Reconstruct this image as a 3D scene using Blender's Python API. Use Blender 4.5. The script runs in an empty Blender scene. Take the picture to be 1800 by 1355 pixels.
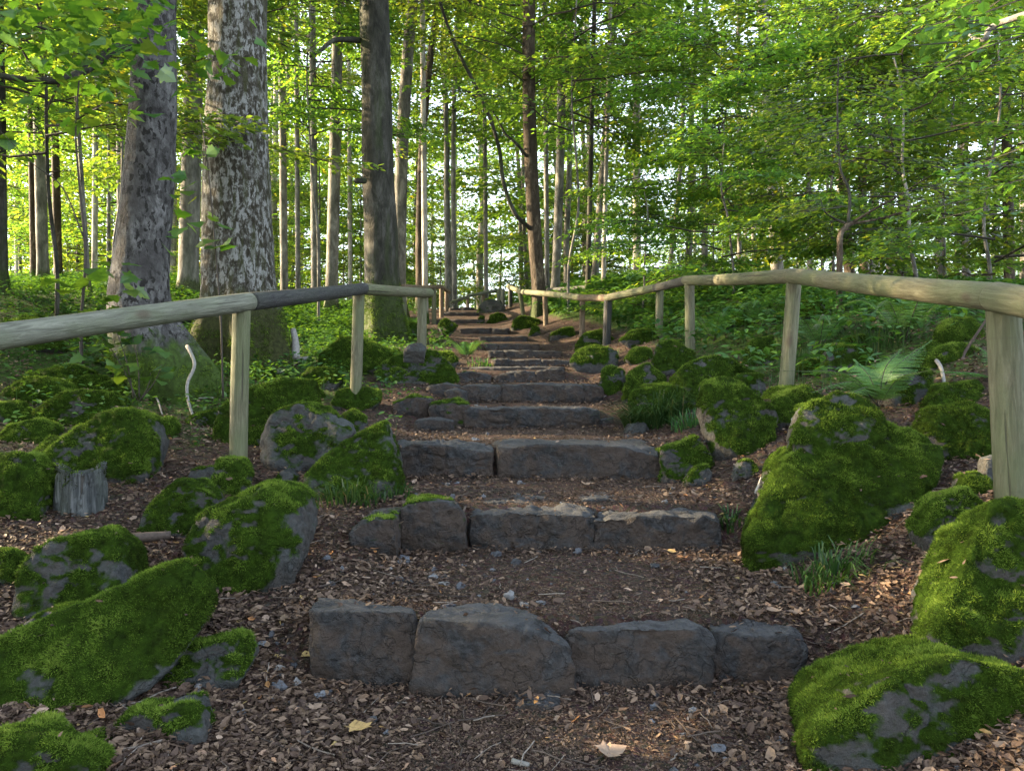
import bpy, bmesh, math, random
import numpy as np
from mathutils import Vector, Matrix

random.seed(7)
RNG = np.random.default_rng(7)
SC = bpy.context.scene
COL = SC.collection

# ------------------------------------------------------------------ camera, sky, sun, exposure
CAMZ = 1.05
FPX = 1390.0
cam_d = bpy.data.cameras.new('camera')
cam = bpy.data.objects.new('camera', cam_d)
COL.objects.link(cam)
cam.location = (0, 0, CAMZ)
cam.rotation_euler = (math.radians(90), 0, 0)
cam_d.sensor_width = 36
cam_d.lens = FPX / 1800 * 36
cam_d.clip_start = 0.05
cam_d.clip_end = 2000
SC.camera = cam

SUN_EL, SUN_AZ = 21.0, -78.0            # azimuth from +Y, negative towards the left
el, az = math.radians(SUN_EL), math.radians(SUN_AZ)
TO_SUN = Vector((math.sin(az) * math.cos(el), math.cos(az) * math.cos(el), math.sin(el)))
w = bpy.data.worlds.new('World')
SC.world = w
w.use_nodes = True
nt = w.node_tree
bg = nt.nodes['Background']
sky = nt.nodes.new('ShaderNodeTexSky')
sky.sky_type = 'NISHITA'
sky.sun_disc = False
sky.sun_elevation = el
sky.sun_rotation = az
sky.air_density = 1.0
sky.dust_density = 1.5
hs = nt.nodes.new('ShaderNodeHueSaturation')
hs.inputs['Saturation'].default_value = .55      # sky made less blue for a warmer balance
nt.links.new(sky.outputs[0], hs.inputs['Color'])
nt.links.new(hs.outputs[0], bg.inputs[0])
bg.inputs[1].default_value = 0.15
sl = bpy.data.lights.new('sun', 'SUN')
sl.energy = 5.0
sl.angle = math.radians(0.6)
sl.color = (1.0, 0.77, 0.47)
so = bpy.data.objects.new('sun', sl)
COL.objects.link(so)
so.rotation_euler = (-TO_SUN).to_track_quat('-Z', 'Y').to_euler()
SC.view_settings.view_transform = 'Standard'
SC.view_settings.look = 'None'
SC.view_settings.exposure = 3.05
SC.view_settings.gamma = 1.0
SC.cycles.max_bounces = 8
SC.cycles.diffuse_bounces = 4
SC.cycles.transmission_bounces = 4
SC.cycles.glossy_bounces = 2
SC.cycles.sample_clamp_indirect = 4
SC.cycles.use_denoising = True

# ------------------------------------------------------------------ numpy helpers
def hash01(ix, iy, iz, seed=0):
    n = (ix.astype(np.int64) * 374761393 + iy.astype(np.int64) * 668265263 + iz.astype(np.int64) * 2147483647 + seed * 1274126177) & 0xFFFFFFFF
    n = ((n ^ (n >> 13)) * 1274126177) & 0xFFFFFFFF
    n = ((n ^ (n >> 16)) * 2246822519) & 0xFFFFFFFF
    n = n ^ (n >> 15)
    return n / 4294967295.0

def vnoise(p, seed=0):
    i = np.floor(p); f = p - i; f = f * f * (3 - 2 * f)
    i = i.astype(np.int64)
    out = 0
    for dx in (0, 1):
        wx = f[:, 0] if dx else 1 - f[:, 0]
        for dy in (0, 1):
            wy = f[:, 1] if dy else 1 - f[:, 1]
            for dz in (0, 1):
                wz = f[:, 2] if dz else 1 - f[:, 2]
                out = out + wx * wy * wz * hash01(i[:, 0] + dx, i[:, 1] + dy, i[:, 2] + dz, seed)
    return out * 2 - 1

def fbm(p, oct=4, seed=0, gain=0.5):
    a, s, t = 1.0, 0, 0
    for k in range(oct):
        s = s + a * vnoise(p * 2 ** k + 17.3 * k, seed + k); t += a; a *= gain
    return s / t

def sstep(a, b, x):
    t = np.clip((x - a) / (b - a), 0, 1)
    return t * t * (3 - 2 * t)

def unit(v):
    return v / np.maximum(np.linalg.norm(v, axis=-1, keepdims=True), 1e-9)

def mesh_np(name, V, F, smooth=True, attrs=None, mats=(), mat_idx=None):
    """V (n,3); F (m,k) array or list of such arrays"""
    Fs = F if isinstance(F, list) else [F]
    Fs = [np.asarray(f, np.int32) for f in Fs if len(f)]
    me = bpy.data.meshes.new(name)
    me.vertices.add(len(V))
    me.vertices.foreach_set('co', np.asarray(V, np.float32).ravel())
    loops = np.concatenate([f.ravel() for f in Fs])
    tot = np.concatenate([np.full(len(f), f.shape[1], np.int32) for f in Fs])
    me.loops.add(len(loops))
    me.loops.foreach_set('vertex_index', loops)
    me.polygons.add(len(tot))
    st = np.zeros(len(tot), np.int32); st[1:] = np.cumsum(tot)[:-1]
    me.polygons.foreach_set('loop_start', st)
    me.polygons.foreach_set('loop_total', tot)
    me.polygons.foreach_set('use_smooth', np.full(len(tot), bool(smooth)))
    if mat_idx is not None:
        me.polygons.foreach_set('material_index', np.asarray(mat_idx, np.int32))
    for m in mats:
        me.materials.append(m)
    for k, (dom, val) in (attrs or {}).items():
        a = me.attributes.new(k, 'FLOAT', dom)
        a.data.foreach_set('value', np.asarray(val, np.float32))
    me.update()
    me.validate()
    return me

def link(name, me, parent=None, loc=(0, 0, 0)):
    o = bpy.data.objects.new(name, me)
    COL.objects.link(o)
    o.location = loc
    if parent is not None:
        o.parent = parent
    return o

def tag(o, label=None, cat=None, group=None, kind=None):
    if label: o['label'] = label
    if cat: o['category'] = cat
    if group: o['group'] = group
    if kind: o['kind'] = kind
    return o

def empty(name, loc, label, cat, group=None):
    o = bpy.data.objects.new(name, None)
    o.empty_display_size = 0.1
    COL.objects.link(o)
    o.location = loc
    return tag(o, label, cat, group)

def P(px, py, d):
    return np.array([(px - 900) / FPX * d, d, CAMZ - (py - 677.5) / FPX * d])

# ------------------------------------------------------------------ terrain function
XC = ([-5, 0, 2.7, 3.8, 4.85, 6.6, 7.8, 9, 11.4, 12.5, 13.8, 15.2, 17, 19, 21, 24, 30],
      [.15, .15, .16, .28, .15, .14, .2, .05, .12, 0, -.15, -.7, -1.1, -1.25, -1.35, -1.9, -4])
HW = ([0, 2.7, 3.8, 4.85, 6.6, 7.8, 9, 11.4, 15, 20, 30], [1.1, .9, .85, .95, .95, .9, .85, .8, .8, .75, .6])
STEPS = [(2.67, .03, .24), (3.8, .25, .46), (4.85, .48, .67), (6.6, .69, .845), (7.8, .88, 1.06), (9.0, 1.09, 1.24),
         (10.2, 1.29, 1.39), (11.4, 1.44, 1.56), (12.5, 1.61, 1.72), (13.8, 1.81, 1.92), (15.2, 2.01, 2.16),
         (17, 2.36, 2.47), (19, 2.71, 2.81), (21, 3.05, 3.13)]
ZS = ([-20, 0, 2, 2.67, 3.8, 4.85, 6.6, 7.8, 9, 10.2, 11.4, 12.5, 13.8, 15.2, 17, 19, 21, 23, 26, 32, 60, 150, 400],
      [-2.5, -.15, 0, .12, .36, .57, .77, .97, 1.16, 1.34, 1.5, 1.66, 1.86, 2.08, 2.42, 2.76, 3.09, 3.25, 3.25, 2.9, -1, -12, -25])
_py, _pz = [-20, 0, 2.0], [-2.5, -.15, -.02]
for (d, b, t) in STEPS:
    _py += [d + .06, d + .22]; _pz += [b, t - .025]
_py += [23, 26, 32, 60, 150, 400]; _pz += [3.2, 3.2, 2.9, -1, -12, -25]

def H(x, y, fine=True):
    x = np.asarray(x, float); y = np.asarray(y, float)
    u = x - np.interp(y, *XC)
    hw = np.interp(y, *HW)
    zp = np.interp(y, _py, _pz)
    zs = np.interp(y, *ZS)
    m = sstep(hw * .85, hw * 1.25, np.abs(u))
    bank = np.where(u > 0, .30 * sstep(.8, 2.0, u) + .42 * sstep(2.0, 3.6, u) - .25 * sstep(7, 14, u),
                    .10 * sstep(1.0, 3.2, -u) + .78 * sstep(3.0, 6.6, -u) - .35 * sstep(8, 16, -u))
    bank = bank * (1 - .45 * sstep(16, 24, y)) * sstep(-1, 3, y)
    z = zp * (1 - m) + (zs + bank) * m
    if fine:
        p = np.stack([x.ravel(), y.ravel(), np.zeros(x.size)], 1)
        z = z + ((.05 * fbm(p * 1.3, 3, 5)).reshape(x.shape) * (.25 + .75 * m) + (.012 * fbm(p * 9, 3, 9)).reshape(x.shape)) * np.clip(30 / (np.abs(y) + 10), .3, 1)
    return z

def Hp(x, y):
    return float(H(np.array([x]), np.array([y]))[0])

_D = np.concatenate([np.arange(1.6, 12, .02), np.arange(12, 34, .05)])
def hit(px, py):
    X = (px - 900) / FPX * _D
    Z = CAMZ - (py - 677.5) / FPX * _D
    below = H(X, _D, False) >= Z
    k = np.argmax(below)
    return float(_D[k]) if below.any() else 24.0

# ------------------------------------------------------------------ materials
class NT:
    def __init__(s, name):
        s.m = bpy.data.materials.new(name); s.m.use_nodes = True
        s.t = s.m.node_tree; s.t.nodes.clear()
        s.out = s.n('ShaderNodeOutputMaterial')
    def n(s, typ, **kw):
        nd = s.t.nodes.new(typ)
        for k, v in kw.items():
            if k.startswith('i_'):
                key = k[2:]
                nd.inputs[int(key) if key.isdigit() else key.replace('_', ' ')].default_value = v
            else:
                setattr(nd, k, v)
        return nd
    def l(s, a, b): s.t.links.new(a, b)
    def noise(s, scale, detail=4, rough=.55, vec=None, dist=0.0):
        nd = s.n('ShaderNodeTexNoise'); nd.inputs['Scale'].default_value = scale; nd.inputs['Detail'].default_value = detail
        nd.inputs['Roughness'].default_value = rough; nd.inputs['Distortion'].default_value = dist
        if vec is not None: s.l(vec, nd.inputs['Vector'])
        return nd.outputs['Fac']
    def ramp(s, fac, stops):
        r = s.n('ShaderNodeValToRGB'); s.l(fac, r.inputs[0])
        e = r.color_ramp.elements
        while len(e) < len(stops): e.new(0.5)
        for q, (pos, c) in zip(e, stops):
            q.position = pos; q.color = (*c, 1) if len(c) == 3 else c
        return r.outputs[0]
    def mix(s, fac, a, b, mode='MIX'):
        m = s.n('ShaderNodeMix', data_type='RGBA', blend_type=mode)
        for sock, v in ((m.inputs[0], fac), (m.inputs[6], a), (m.inputs[7], b)):
            if hasattr(v, 'is_linked'): s.l(v, sock)
            elif isinstance(v, tuple): sock.default_value = (*v, 1)
            else: sock.default_value = v
        return m.outputs[2]
    def math(s, op, a, b=0.0, c=None):
        m = s.n('ShaderNodeMath', operation=op)
        for sock, v in zip(m.inputs, (a, b) if c is None else (a, b, c)):
            if hasattr(v, 'is_linked'): s.l(v, sock)
            else: sock.default_value = v
        return m.outputs[0]
    def attr(s, name):
        return s.n('ShaderNodeAttribute', attribute_name=name).outputs['Fac']
    def bump(s, h, strength=.5, dist=.02):
        b = s.n('ShaderNodeBump'); b.inputs['Strength'].default_value = strength; b.inputs['Distance'].default_value = dist
        s.l(h, b.inputs['Height']); return b.outputs[0]
    def bsdf(s, color, rough=.8, normal=None, spec=.3):
        p = s.n('ShaderNodeBsdfPrincipled')
        if hasattr(color, 'is_linked'): s.l(color, p.inputs['Base Color'])
        else: p.inputs['Base Color'].default_value = (*color, 1)
        if hasattr(rough, 'is_linked'): s.l(rough, p.inputs['Roughness'])
        else: p.inputs['Roughness'].default_value = rough
        p.inputs['Specular IOR Level'].default_value = spec
        if normal is not None: s.l(normal, p.inputs['Normal'])
        return p.outputs[0]
    def done(s, sh):
        s.l(sh, s.out.inputs[0]); return s.m
    def obj(s): return s.n('ShaderNodeTexCoord').outputs['Object']
    def scaled(s, vec, sc):
        m = s.n('ShaderNodeMapping'); m.inputs['Scale'].default_value = sc; s.l(vec, m.inputs[0]); return m.outputs[0]
    def wpos(s): return s.n('ShaderNodeNewGeometry').outputs['Position']

def leaf_mat(name, stops, trans=.6, gloss=.05, tint=(5.2, 3.3, .9)):
    t = NT(name)
    c = t.ramp(t.attr('rnd'), stops)
    oi = t.n('ShaderNodeObjectInfo').outputs['Random']
    hv = t.n('ShaderNodeHueSaturation'); t.l(c, hv.inputs['Color'])
    t.l(t.math('MULTIPLY_ADD', oi, .5, .75), hv.inputs['Value'])
    t.l(t.math('MULTIPLY_ADD', oi, .03, .485), hv.inputs['Hue'])
    c = hv.outputs[0]
    d = t.n('ShaderNodeBsdfDiffuse'); t.l(c, d.inputs[0])
    tr = t.n('ShaderNodeBsdfTranslucent'); t.l(t.mix(1.0, c, tint, 'MULTIPLY'), tr.inputs[0])
    m = t.n('ShaderNodeMixShader'); m.inputs[0].default_value = trans
    t.l(d.outputs[0], m.inputs[1]); t.l(tr.outputs[0], m.inputs[2])
    g = t.n('ShaderNodeBsdfGlossy'); g.inputs['Roughness'].default_value = .42; g.inputs[0].default_value = (.9, .95, 1, 1)
    m2 = t.n('ShaderNodeMixShader'); m2.inputs[0].default_value = gloss
    t.l(m.outputs[0], m2.inputs[1]); t.l(g.outputs[0], m2.inputs[2])
    return t.done(m2.outputs[0])

G = lambda *c: c
M_LEAF = leaf_mat('beech_leaf', [(0, G(.018, .054, .019)), (.5, G(.036, .094, .026)), (.85, G(.064, .132, .030)), (1, G(.10, .148, .030))])
M_LEAFN = leaf_mat('maple_leaf', [(0, G(.03, .11, .015)), (.6, G(.048, .13, .02)), (1, G(.08, .14, .02))], tint=(1.9, 1.4, .6))
M_HERB = leaf_mat('herb_leaf', [(0, G(.018, .052, .014)), (.6, G(.048, .110, .022)), (1, G(.092, .165, .026))], trans=.35, gloss=.03, tint=(1.8, 1.6, .6))
M_FERN = leaf_mat('fern_leaf', [(0, G(.032, .09, .024)), (.6, G(.062, .15, .036)), (1, G(.11, .21, .05))], trans=.3, gloss=.03, tint=(1.5, 1.4, .6))
M_GRASS = leaf_mat('grass_blade', [(0, G(.016, .05, .014)), (.6, G(.036, .09, .024)), (.9, G(.08, .13, .035)), (1, G(.16, .14, .07))], trans=.35, gloss=.02, tint=(1.5, 1.4, .7))

def moss_fiber():
    t = NT('moss_fibre')
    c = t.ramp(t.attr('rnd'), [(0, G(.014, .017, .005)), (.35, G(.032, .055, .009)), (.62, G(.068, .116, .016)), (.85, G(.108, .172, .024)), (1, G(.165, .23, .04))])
    d = t.n('ShaderNodeBsdfDiffuse'); t.l(c, d.inputs[0])
    tr = t.n('ShaderNodeBsdfTranslucent'); t.l(c, tr.inputs[0])
    m = t.n('ShaderNodeMixShader'); m.inputs[0].default_value = .3
    t.l(d.outputs[0], m.inputs[1]); t.l(tr.outputs[0], m.inputs[2])
    return t.done(m.outputs[0])
M_MOSS = moss_fiber()

def rock_mat(name, dark, light, dirt_amt):
    t = NT(name)
    p = t.wpos()
    n1 = t.noise(3.5, 8, .6, p); n2 = t.noise(45, 5, .65, p); n3 = t.noise(9, 6, .6, p, .6)
    c = t.ramp(n1, [(.3, dark), (.55, tuple((a + b) / 2 for a, b in zip(dark, light))), (.75, light)])
    c = t.mix(t.math('MULTIPLY', t.ramp(n2, [(.45, G(0, 0, 0)), (.75, G(1, 1, 1))]), .35), c, G(.12, .122, .128))
    lich = t.ramp(t.noise(16, 6, .7, p), [(.64, G(0, 0, 0)), (.70, G(1, 1, 1))])
    c = t.mix(t.math('MULTIPLY', lich, .35), c, G(.13, .14, .13))
    # upward faces of the steps paler and blue-grey; soil clinging to the steep faces
    nz = t.n('ShaderNodeSeparateXYZ'); t.l(t.n('ShaderNodeNewGeometry').outputs['Normal'], nz.inputs[0])
    if dirt_amt > .6:
        top_pale = t.math('MULTIPLY', t.ramp(nz.outputs[2], [(.72, G(0, 0, 0)), (.95, G(1, 1, 1))]), t.math('MULTIPLY_ADD', n1, .9, .1))
        c = t.mix(top_pale, c, t.mix(n2, G(.036, .037, .040), G(.092, .095, .102)))
    steep = t.ramp(nz.outputs[2], [(.25, G(1, 1, 1)), (.75, G(0, 0, 0))])
    dirt = t.math('MULTIPLY', t.math('MULTIPLY', t.ramp(n3, [(.38, G(0, 0, 0)), (.55, G(1, 1, 1))]), steep), dirt_amt)
    dcol = t.mix(n2, G(.022, .016, .012), G(.070, .047, .034))
    c = t.mix(dirt, c, dcol)
    vc = t.n('ShaderNodeTexVoronoi', feature='DISTANCE_TO_EDGE'); vc.inputs['Scale'].default_value = 2.0
    dv = t.n('ShaderNodeVectorMath', operation='ADD'); t.l(p, dv.inputs[0]); nz3 = t.n('ShaderNodeTexNoise'); nz3.inputs['Scale'].default_value = 6; nz3.inputs['Detail'].default_value = 6; t.l(p, nz3.inputs['Vector']); t.l(nz3.outputs['Color'], dv.inputs[1]); t.l(dv.outputs[0], vc.inputs['Vector'])
    crack = t.ramp(vc.outputs['Distance'], [(.0, G(1, 1, 1)), (.02, G(0, 0, 0))])
    c = t.mix(t.math('MULTIPLY', crack, .2), c, G(.008, .008, .008))
    mossm = t.attr('moss')
    mc = t.ramp(t.noise(30, 5, .6, p), [(.3, G(.008, .014, .003)), (.6, G(.022, .044, .005)), (.85, G(.05, .09, .009))])
    mm = t.ramp(t.math('ADD', mossm, t.math('MULTIPLY_ADD', t.noise(22, 5, .7, p), .8, -.4)), [(.38, G(0, 0, 0)), (.60, G(1, 1, 1))])
    c = t.mix(mm, c, mc)
    hgt = t.math('SUBTRACT', t.math('ADD', t.math('MULTIPLY', n2, .5), t.noise(14, 10, .7, p)), t.math('MULTIPLY', crack, .25))
    bn = t.bump(hgt, 1.0, .04)
    pr = t.n('ShaderNodeBsdfPrincipled'); t.l(c, pr.inputs['Base Color']); t.l(t.math('MULTIPLY_ADD', n2, .3, .6), pr.inputs['Roughness'])
    t.l(t.math('MULTIPLY_ADD', mm, -.28, .3), pr.inputs['Specular IOR Level']); t.l(bn, pr.inputs['Normal'])
    return t.done(pr.outputs[0])
M_ROCK = rock_mat('mossy_stone', G(.016, .018, .018), G(.050, .057, .056), .35)
M_STEP = rock_mat('step_stone', G(.009, .009, .0095), G(.029, .030, .032), .80)

def ground_mat():
    t = NT('forest_soil')
    p = t.wpos()
    a = t.noise(2.2, 6, .6, p); b = t.noise(28, 6, .7, p); c3 = t.noise(120, 3, .6, p)
    c = t.ramp(b, [(.3, G(.022, .015, .012)), (.5, G(.054, .036, .028)), (.7, G(.10, .070, .054)), (.85, G(.16, .12, .095))])
    c = t.mix(t.math('MULTIPLY', t.ramp(a, [(.4, G(0, 0, 0)), (.7, G(1, 1, 1))]), .5), c, G(.05, .034, .028))
    v = t.n('ShaderNodeTexVoronoi'); v.inputs['Scale'].default_value = 55; t.l(p, v.inputs['Vector'])
    c = t.mix(.35, c, t.mix(1.0, c, v.outputs['Color'], 'MULTIPLY'))
    mossm = t.attr('moss')
    mc = t.ramp(t.noise(18, 5, .6, p), [(.3, G(.014, .026, .005)), (.6, G(.036, .075, .010)), (.85, G(.07, .12, .016))])
    mm = t.ramp(t.math('ADD', mossm, t.math('MULTIPLY_ADD', t.noise(9, 6, .7, p), .9, -.45)), [(.4, G(0, 0, 0)), (.6, G(1, 1, 1))])
    c = t.mix(mm, c, mc)
    bn = t.bump(t.math('ADD', b, t.math('MULTIPLY', c3, .5)), .8, .03)
    return t.done(t.bsdf(c, .9, bn, .15))
M_GROUND = ground_mat()

def litter_mat():
    t = NT('dry_leaf')
    c = t.ramp(t.attr('rnd'), [(0, G(.020, .012, .009)), (.3, G(.054, .034, .023)), (.55, G(.105, .070, .046)), (.8, G(.185, .130, .088)), (.93, G(.30, .22, .165)), (.97, G(.34, .15, .05)), (1, G(.36, .26, .10))])
    n = t.noise(70, 3, .6, t.wpos())
    c = t.mix(t.math('MULTIPLY', n, .5), c, G(.05, .03, .024))
    return t.done(t.bsdf(c, .7, None, .25))
M_LITTER = litter_mat()
def simple_attr_mat(name, stops, rough=.8, ns=60, bump=.4):
    t = NT(name)
    c = t.ramp(t.attr('rnd'), stops)
    n = t.noise(ns, 5, .6, t.wpos())
    c = t.mix(.5, c, t.mix(1.0, c, t.ramp(n, [(.3, G(.4, .4, .4)), (.7, G(1.4, 1.4, 1.4))]), 'MULTIPLY'))
    return t.done(t.bsdf(c, rough, t.bump(n, bump, .01), .3))
M_PEBBLE = simple_attr_mat('pebble_stone', [(0, G(.03, .032, .036)), (.5, G(.075, .08, .092)), (.9, G(.11, .115, .125)), (1, G(.16, .15, .14))], .7)
M_TWIG = simple_attr_mat('twig_bark', [(0, G(.03, .022, .018)), (.5, G(.075, .056, .044)), (1, G(.20, .175, .15))])
M_DEADWOOD = simple_attr_mat('bleached_wood', [(0, G(.10, .095, .085)), (1, G(.27, .26, .24))], .8, 40)
M_SPRIG = simple_attr_mat('sprig_bark', [(0, G(.022, .018, .014)), (1, G(.055, .048, .038))])

def bark_mat(name, c_dark, c_mid, c_light, moss_lo=.0, patch=.5, stretch=(1, 1, .35), scale=9, dots=0.0, mossc=G(.035, .06, .01), streak=0.0, st=(.36, .5, .62)):
    t = NT(name)
    o = t.scaled(t.obj(), stretch)
    big = t.noise(scale * .28, 5, .6, o); mid = t.noise(scale, 7, .65, o, .4); fin = t.noise(scale * 5, 5, .65, o)
    c = t.ramp(mid, [(st[0], c_dark), (st[1], c_mid), (st[2], c_light)])
    c = t.mix(.5, c, t.mix(1.0, c, t.ramp(fin, [(.3, G(.45, .45, .45)), (.7, G(1.45, 1.45, 1.45))]), 'MULTIPLY'))
    pm = t.ramp(t.math('ADD', t.math('MULTIPLY', big, .65), t.math('MULTIPLY', mid, .35)), [(patch - .035, G(0, 0, 0)), (patch + .035, G(1, 1, 1))])
    c = t.mix(t.math('MULTIPLY', pm, .85), c, t.mix(fin, c_dark, tuple(v * 1.9 for v in c_dark)))
    if dots > 0:
        dn = t.ramp(t.noise(scale * 2.6, 3, .55, o, .3), [(.535, G(0, 0, 0)), (.575, G(1, 1, 1))])
        dmask = t.ramp(t.noise(scale * .7, 3, .5, o), [(.34, G(0, 0, 0)), (.50, G(1, 1, 1))])
        c = t.mix(t.math('MULTIPLY', t.math('MULTIPLY', dn, dmask), dots), c, G(.012, .011, .010))
    if streak > 0:
        sn = t.ramp(t.noise(scale * .5, 5, .6, t.scaled(t.obj(), (1.4, 1.4, .16))), [(.52, G(0, 0, 0)), (.62, G(1, 1, 1))])
        c = t.mix(t.math('MULTIPLY', sn, streak), c, mossc)
    mossm = t.attr('moss')
    mc = t.ramp(t.noise(26, 5, .6, t.obj()), [(.3, tuple(v * .4 for v in mossc)), (.8, tuple(v * 1.6 for v in mossc))])
    mm = t.ramp(t.math('ADD', mossm, t.math('MULTIPLY_ADD', t.noise(8, 6, .7, o), .9, -.45)), [(.4, G(0, 0, 0)), (.62, G(1, 1, 1))])
    c = t.mix(mm, c, mc)
    bn = t.bump(t.math('ADD', mid, t.math('MULTIPLY', fin, .5)), .85, .03)
    return t.done(t.bsdf(c, .85, bn, .2))
M_BARK_SPOT = bark_mat('spotted_grey_bark', G(.024, .022, .022), G(.056, .054, .053), G(.120, .117, .116), patch=.56, scale=10, dots=.95, stretch=(1, 1, .6))
M_BARK_PATCH = bark_mat('flaking_pale_bark', G(.018, .015, .009), G(.050, .046, .036), G(.19, .19, .182), patch=.575, scale=22, stretch=(1, 1, .5), streak=.55, mossc=G(.032, .036, .010), st=(.40, .495, .555))
M_BARK_DARK = bark_mat('dark_mossy_bark', G(.012, .012, .009), G(.030, .029, .023), G(.062, .060, .052), patch=.56, scale=7, streak=.4, mossc=G(.03, .042, .012))
M_BARK_BROWN = bark_mat('brown_mossy_bark', G(.020, .015, .010), G(.065, .048, .032), G(.16, .13, .095), patch=.5, scale=16, mossc=G(.03, .042, .012))
M_BARK_GREY = bark_mat('smooth_grey_bark', G(.048, .045, .040), G(.11, .105, .092), G(.20, .19, .17), patch=.62, scale=5, streak=.25, mossc=G(.05, .06, .025))
M_BARK_PALE = bark_mat('pale_warm_bark', G(.10, .09, .075), G(.24, .22, .19), G(.40, .37, .32), patch=.60, scale=5)

def wood_mat(name, c1, c2, c3, green=.3):
    t = NT(name)
    o = t.obj()
    oi = t.n('ShaderNodeObjectInfo').outputs['Random']
    off = t.n('ShaderNodeVectorMath', operation='ADD'); t.l(o, off.inputs[0])
    cm = t.n('ShaderNodeCombineXYZ'); t.l(t.math('MULTIPLY', oi, 37), cm.inputs[2]); t.l(cm.outputs[0], off.inputs[1])
    o = off.outputs[0]
    g = t.noise(42, 8, .7, t.scaled(o, (1, 1, .11)), 1.2)
    b = t.noise(5, 5, .6, t.scaled(o, (1, 1, .4)))
    f = t.noise(140, 3, .6, t.scaled(o, (1, 1, .08)))
    c = t.ramp(g, [(.36, c1), (.5, c2), (.64, c3)])
    c = t.mix(t.math('MULTIPLY', t.ramp(b, [(.42, G(0, 0, 0)), (.62, G(1, 1, 1))]), green), c, G(.075, .095, .042))
    crack = t.ramp(t.noise(34, 3, .5, t.scaled(o, (1, 1, .022))), [(.665, G(0, 0, 0)), (.70, G(1, 1, 1))])
    c = t.mix(t.math('MULTIPLY', crack, .75), c, G(.025, .02, .015))
    v = t.n('ShaderNodeTexVoronoi'); v.inputs['Scale'].default_value = 5.2; t.l(t.scaled(o, (1, 1, .55)), v.inputs['Vector'])
    knot = t.ramp(v.outputs['Distance'], [(.07, G(1, 1, 1)), (.17, G(0, 0, 0))])
    c = t.mix(t.math('MULTIPLY', knot, .8), c, G(.06, .045, .03))
    ring = t.ramp(t.noise(1.0, 2, .5, t.scaled(o, (.6, .6, 16))), [(.66, G(0, 0, 0)), (.70, G(1, 1, 1))])
    c = t.mix(t.math('MULTIPLY', ring, .3), c, G(.06, .055, .04))
    bn = t.bump(t.math('ADD', g, t.math('SUBTRACT', t.math('MULTIPLY', f, .3), crack)), .8, .015)
    return t.done(t.bsdf(c, .75, bn, .25))
M_WOOD = wood_mat('weathered_green_wood', G(.056, .053, .032), G(.090, .086, .053), G(.130, .125, .082), .55)
M_WOODG = wood_mat('weathered_grey_wood', G(.062, .063, .048), G(.106, .109, .085), G(.16, .164, .13), .5)
M_WOODD = wood_mat('dark_stained_wood', G(.014, .014, .014), G(.026, .026, .027), G(.05, .049, .047), .1)
M_WOODB = wood_mat('brown_post_wood', G(.06, .042, .028), G(.12, .085, .058), G(.20, .15, .10), .15)
M_STUMP = wood_mat('rotten_stump_wood', G(.015, .016, .016), G(.036, .040, .040), G(.085, .09, .09), .15)

# ------------------------------------------------------------------ ground sheet
def axis(lo, hi, a, b, fine, grow=1.13):
    c = list(np.arange(a, b, fine))
    s, v = fine, a
    while v > lo: s *= grow; v -= s; c.insert(0, v)
    s, v = fine, c[-1]
    while v < hi: s *= grow; v += s; c.append(v)
    return np.array(c)
gx = axis(-260, 260, -3.6, 3.6, .03); gy = axis(-60, 500, 1.2, 9.0, .03, 1.06)
X, Y = np.meshgrid(gx, gy)
Z = H(X, Y)
def moss_ground(x, y):
    u = x - np.interp(y, *XC); hw = np.interp(y, *HW)
    s = sstep(hw + .35, hw + 1.3, np.abs(u)) * (.30 + .45 * sstep(3, 8, y))
    p = np.stack([x.ravel(), y.ravel(), np.zeros(x.size)], 1)
    return s + .35 * (fbm(p * 1.1, 3, 31)).reshape(x.shape) * s
V = np.stack([X.ravel(), Y.ravel(), Z.ravel()], 1)
nx, ny = len(gx), len(gy)
ii = (np.arange(ny - 1)[:, None] * nx + np.arange(nx - 1)[None]).ravel()
F = np.stack([ii, ii + 1, ii + nx + 1, ii + nx], 1)
ground = link('ground', mesh_np('ground', V, F, True, {'moss': ('POINT', moss_ground(X, Y).ravel())}, [M_GROUND]))
tag(ground, kind='structure')

# ------------------------------------------------------------------ rocks
_ico = {}
def ico(n):
    if n not in _ico:
        bm = bmesh.new(); bmesh.ops.create_icosphere(bm, subdivisions=n, radius=1)
        _ico[n] = (np.array([v.co[:] for v in bm.verts]), np.array([[v.index for v in f.verts] for f in bm.faces]))
        bm.free()
    return _ico[n]

def vnormals(V, F):
    fn = np.cross(V[F[:, 1]] - V[F[:, 0]], V[F[:, 2]] - V[F[:, 0]])
    n = np.zeros_like(V)
    for k in range(3): np.add.at(n, F[:, k], fn)
    return unit(n)

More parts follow.
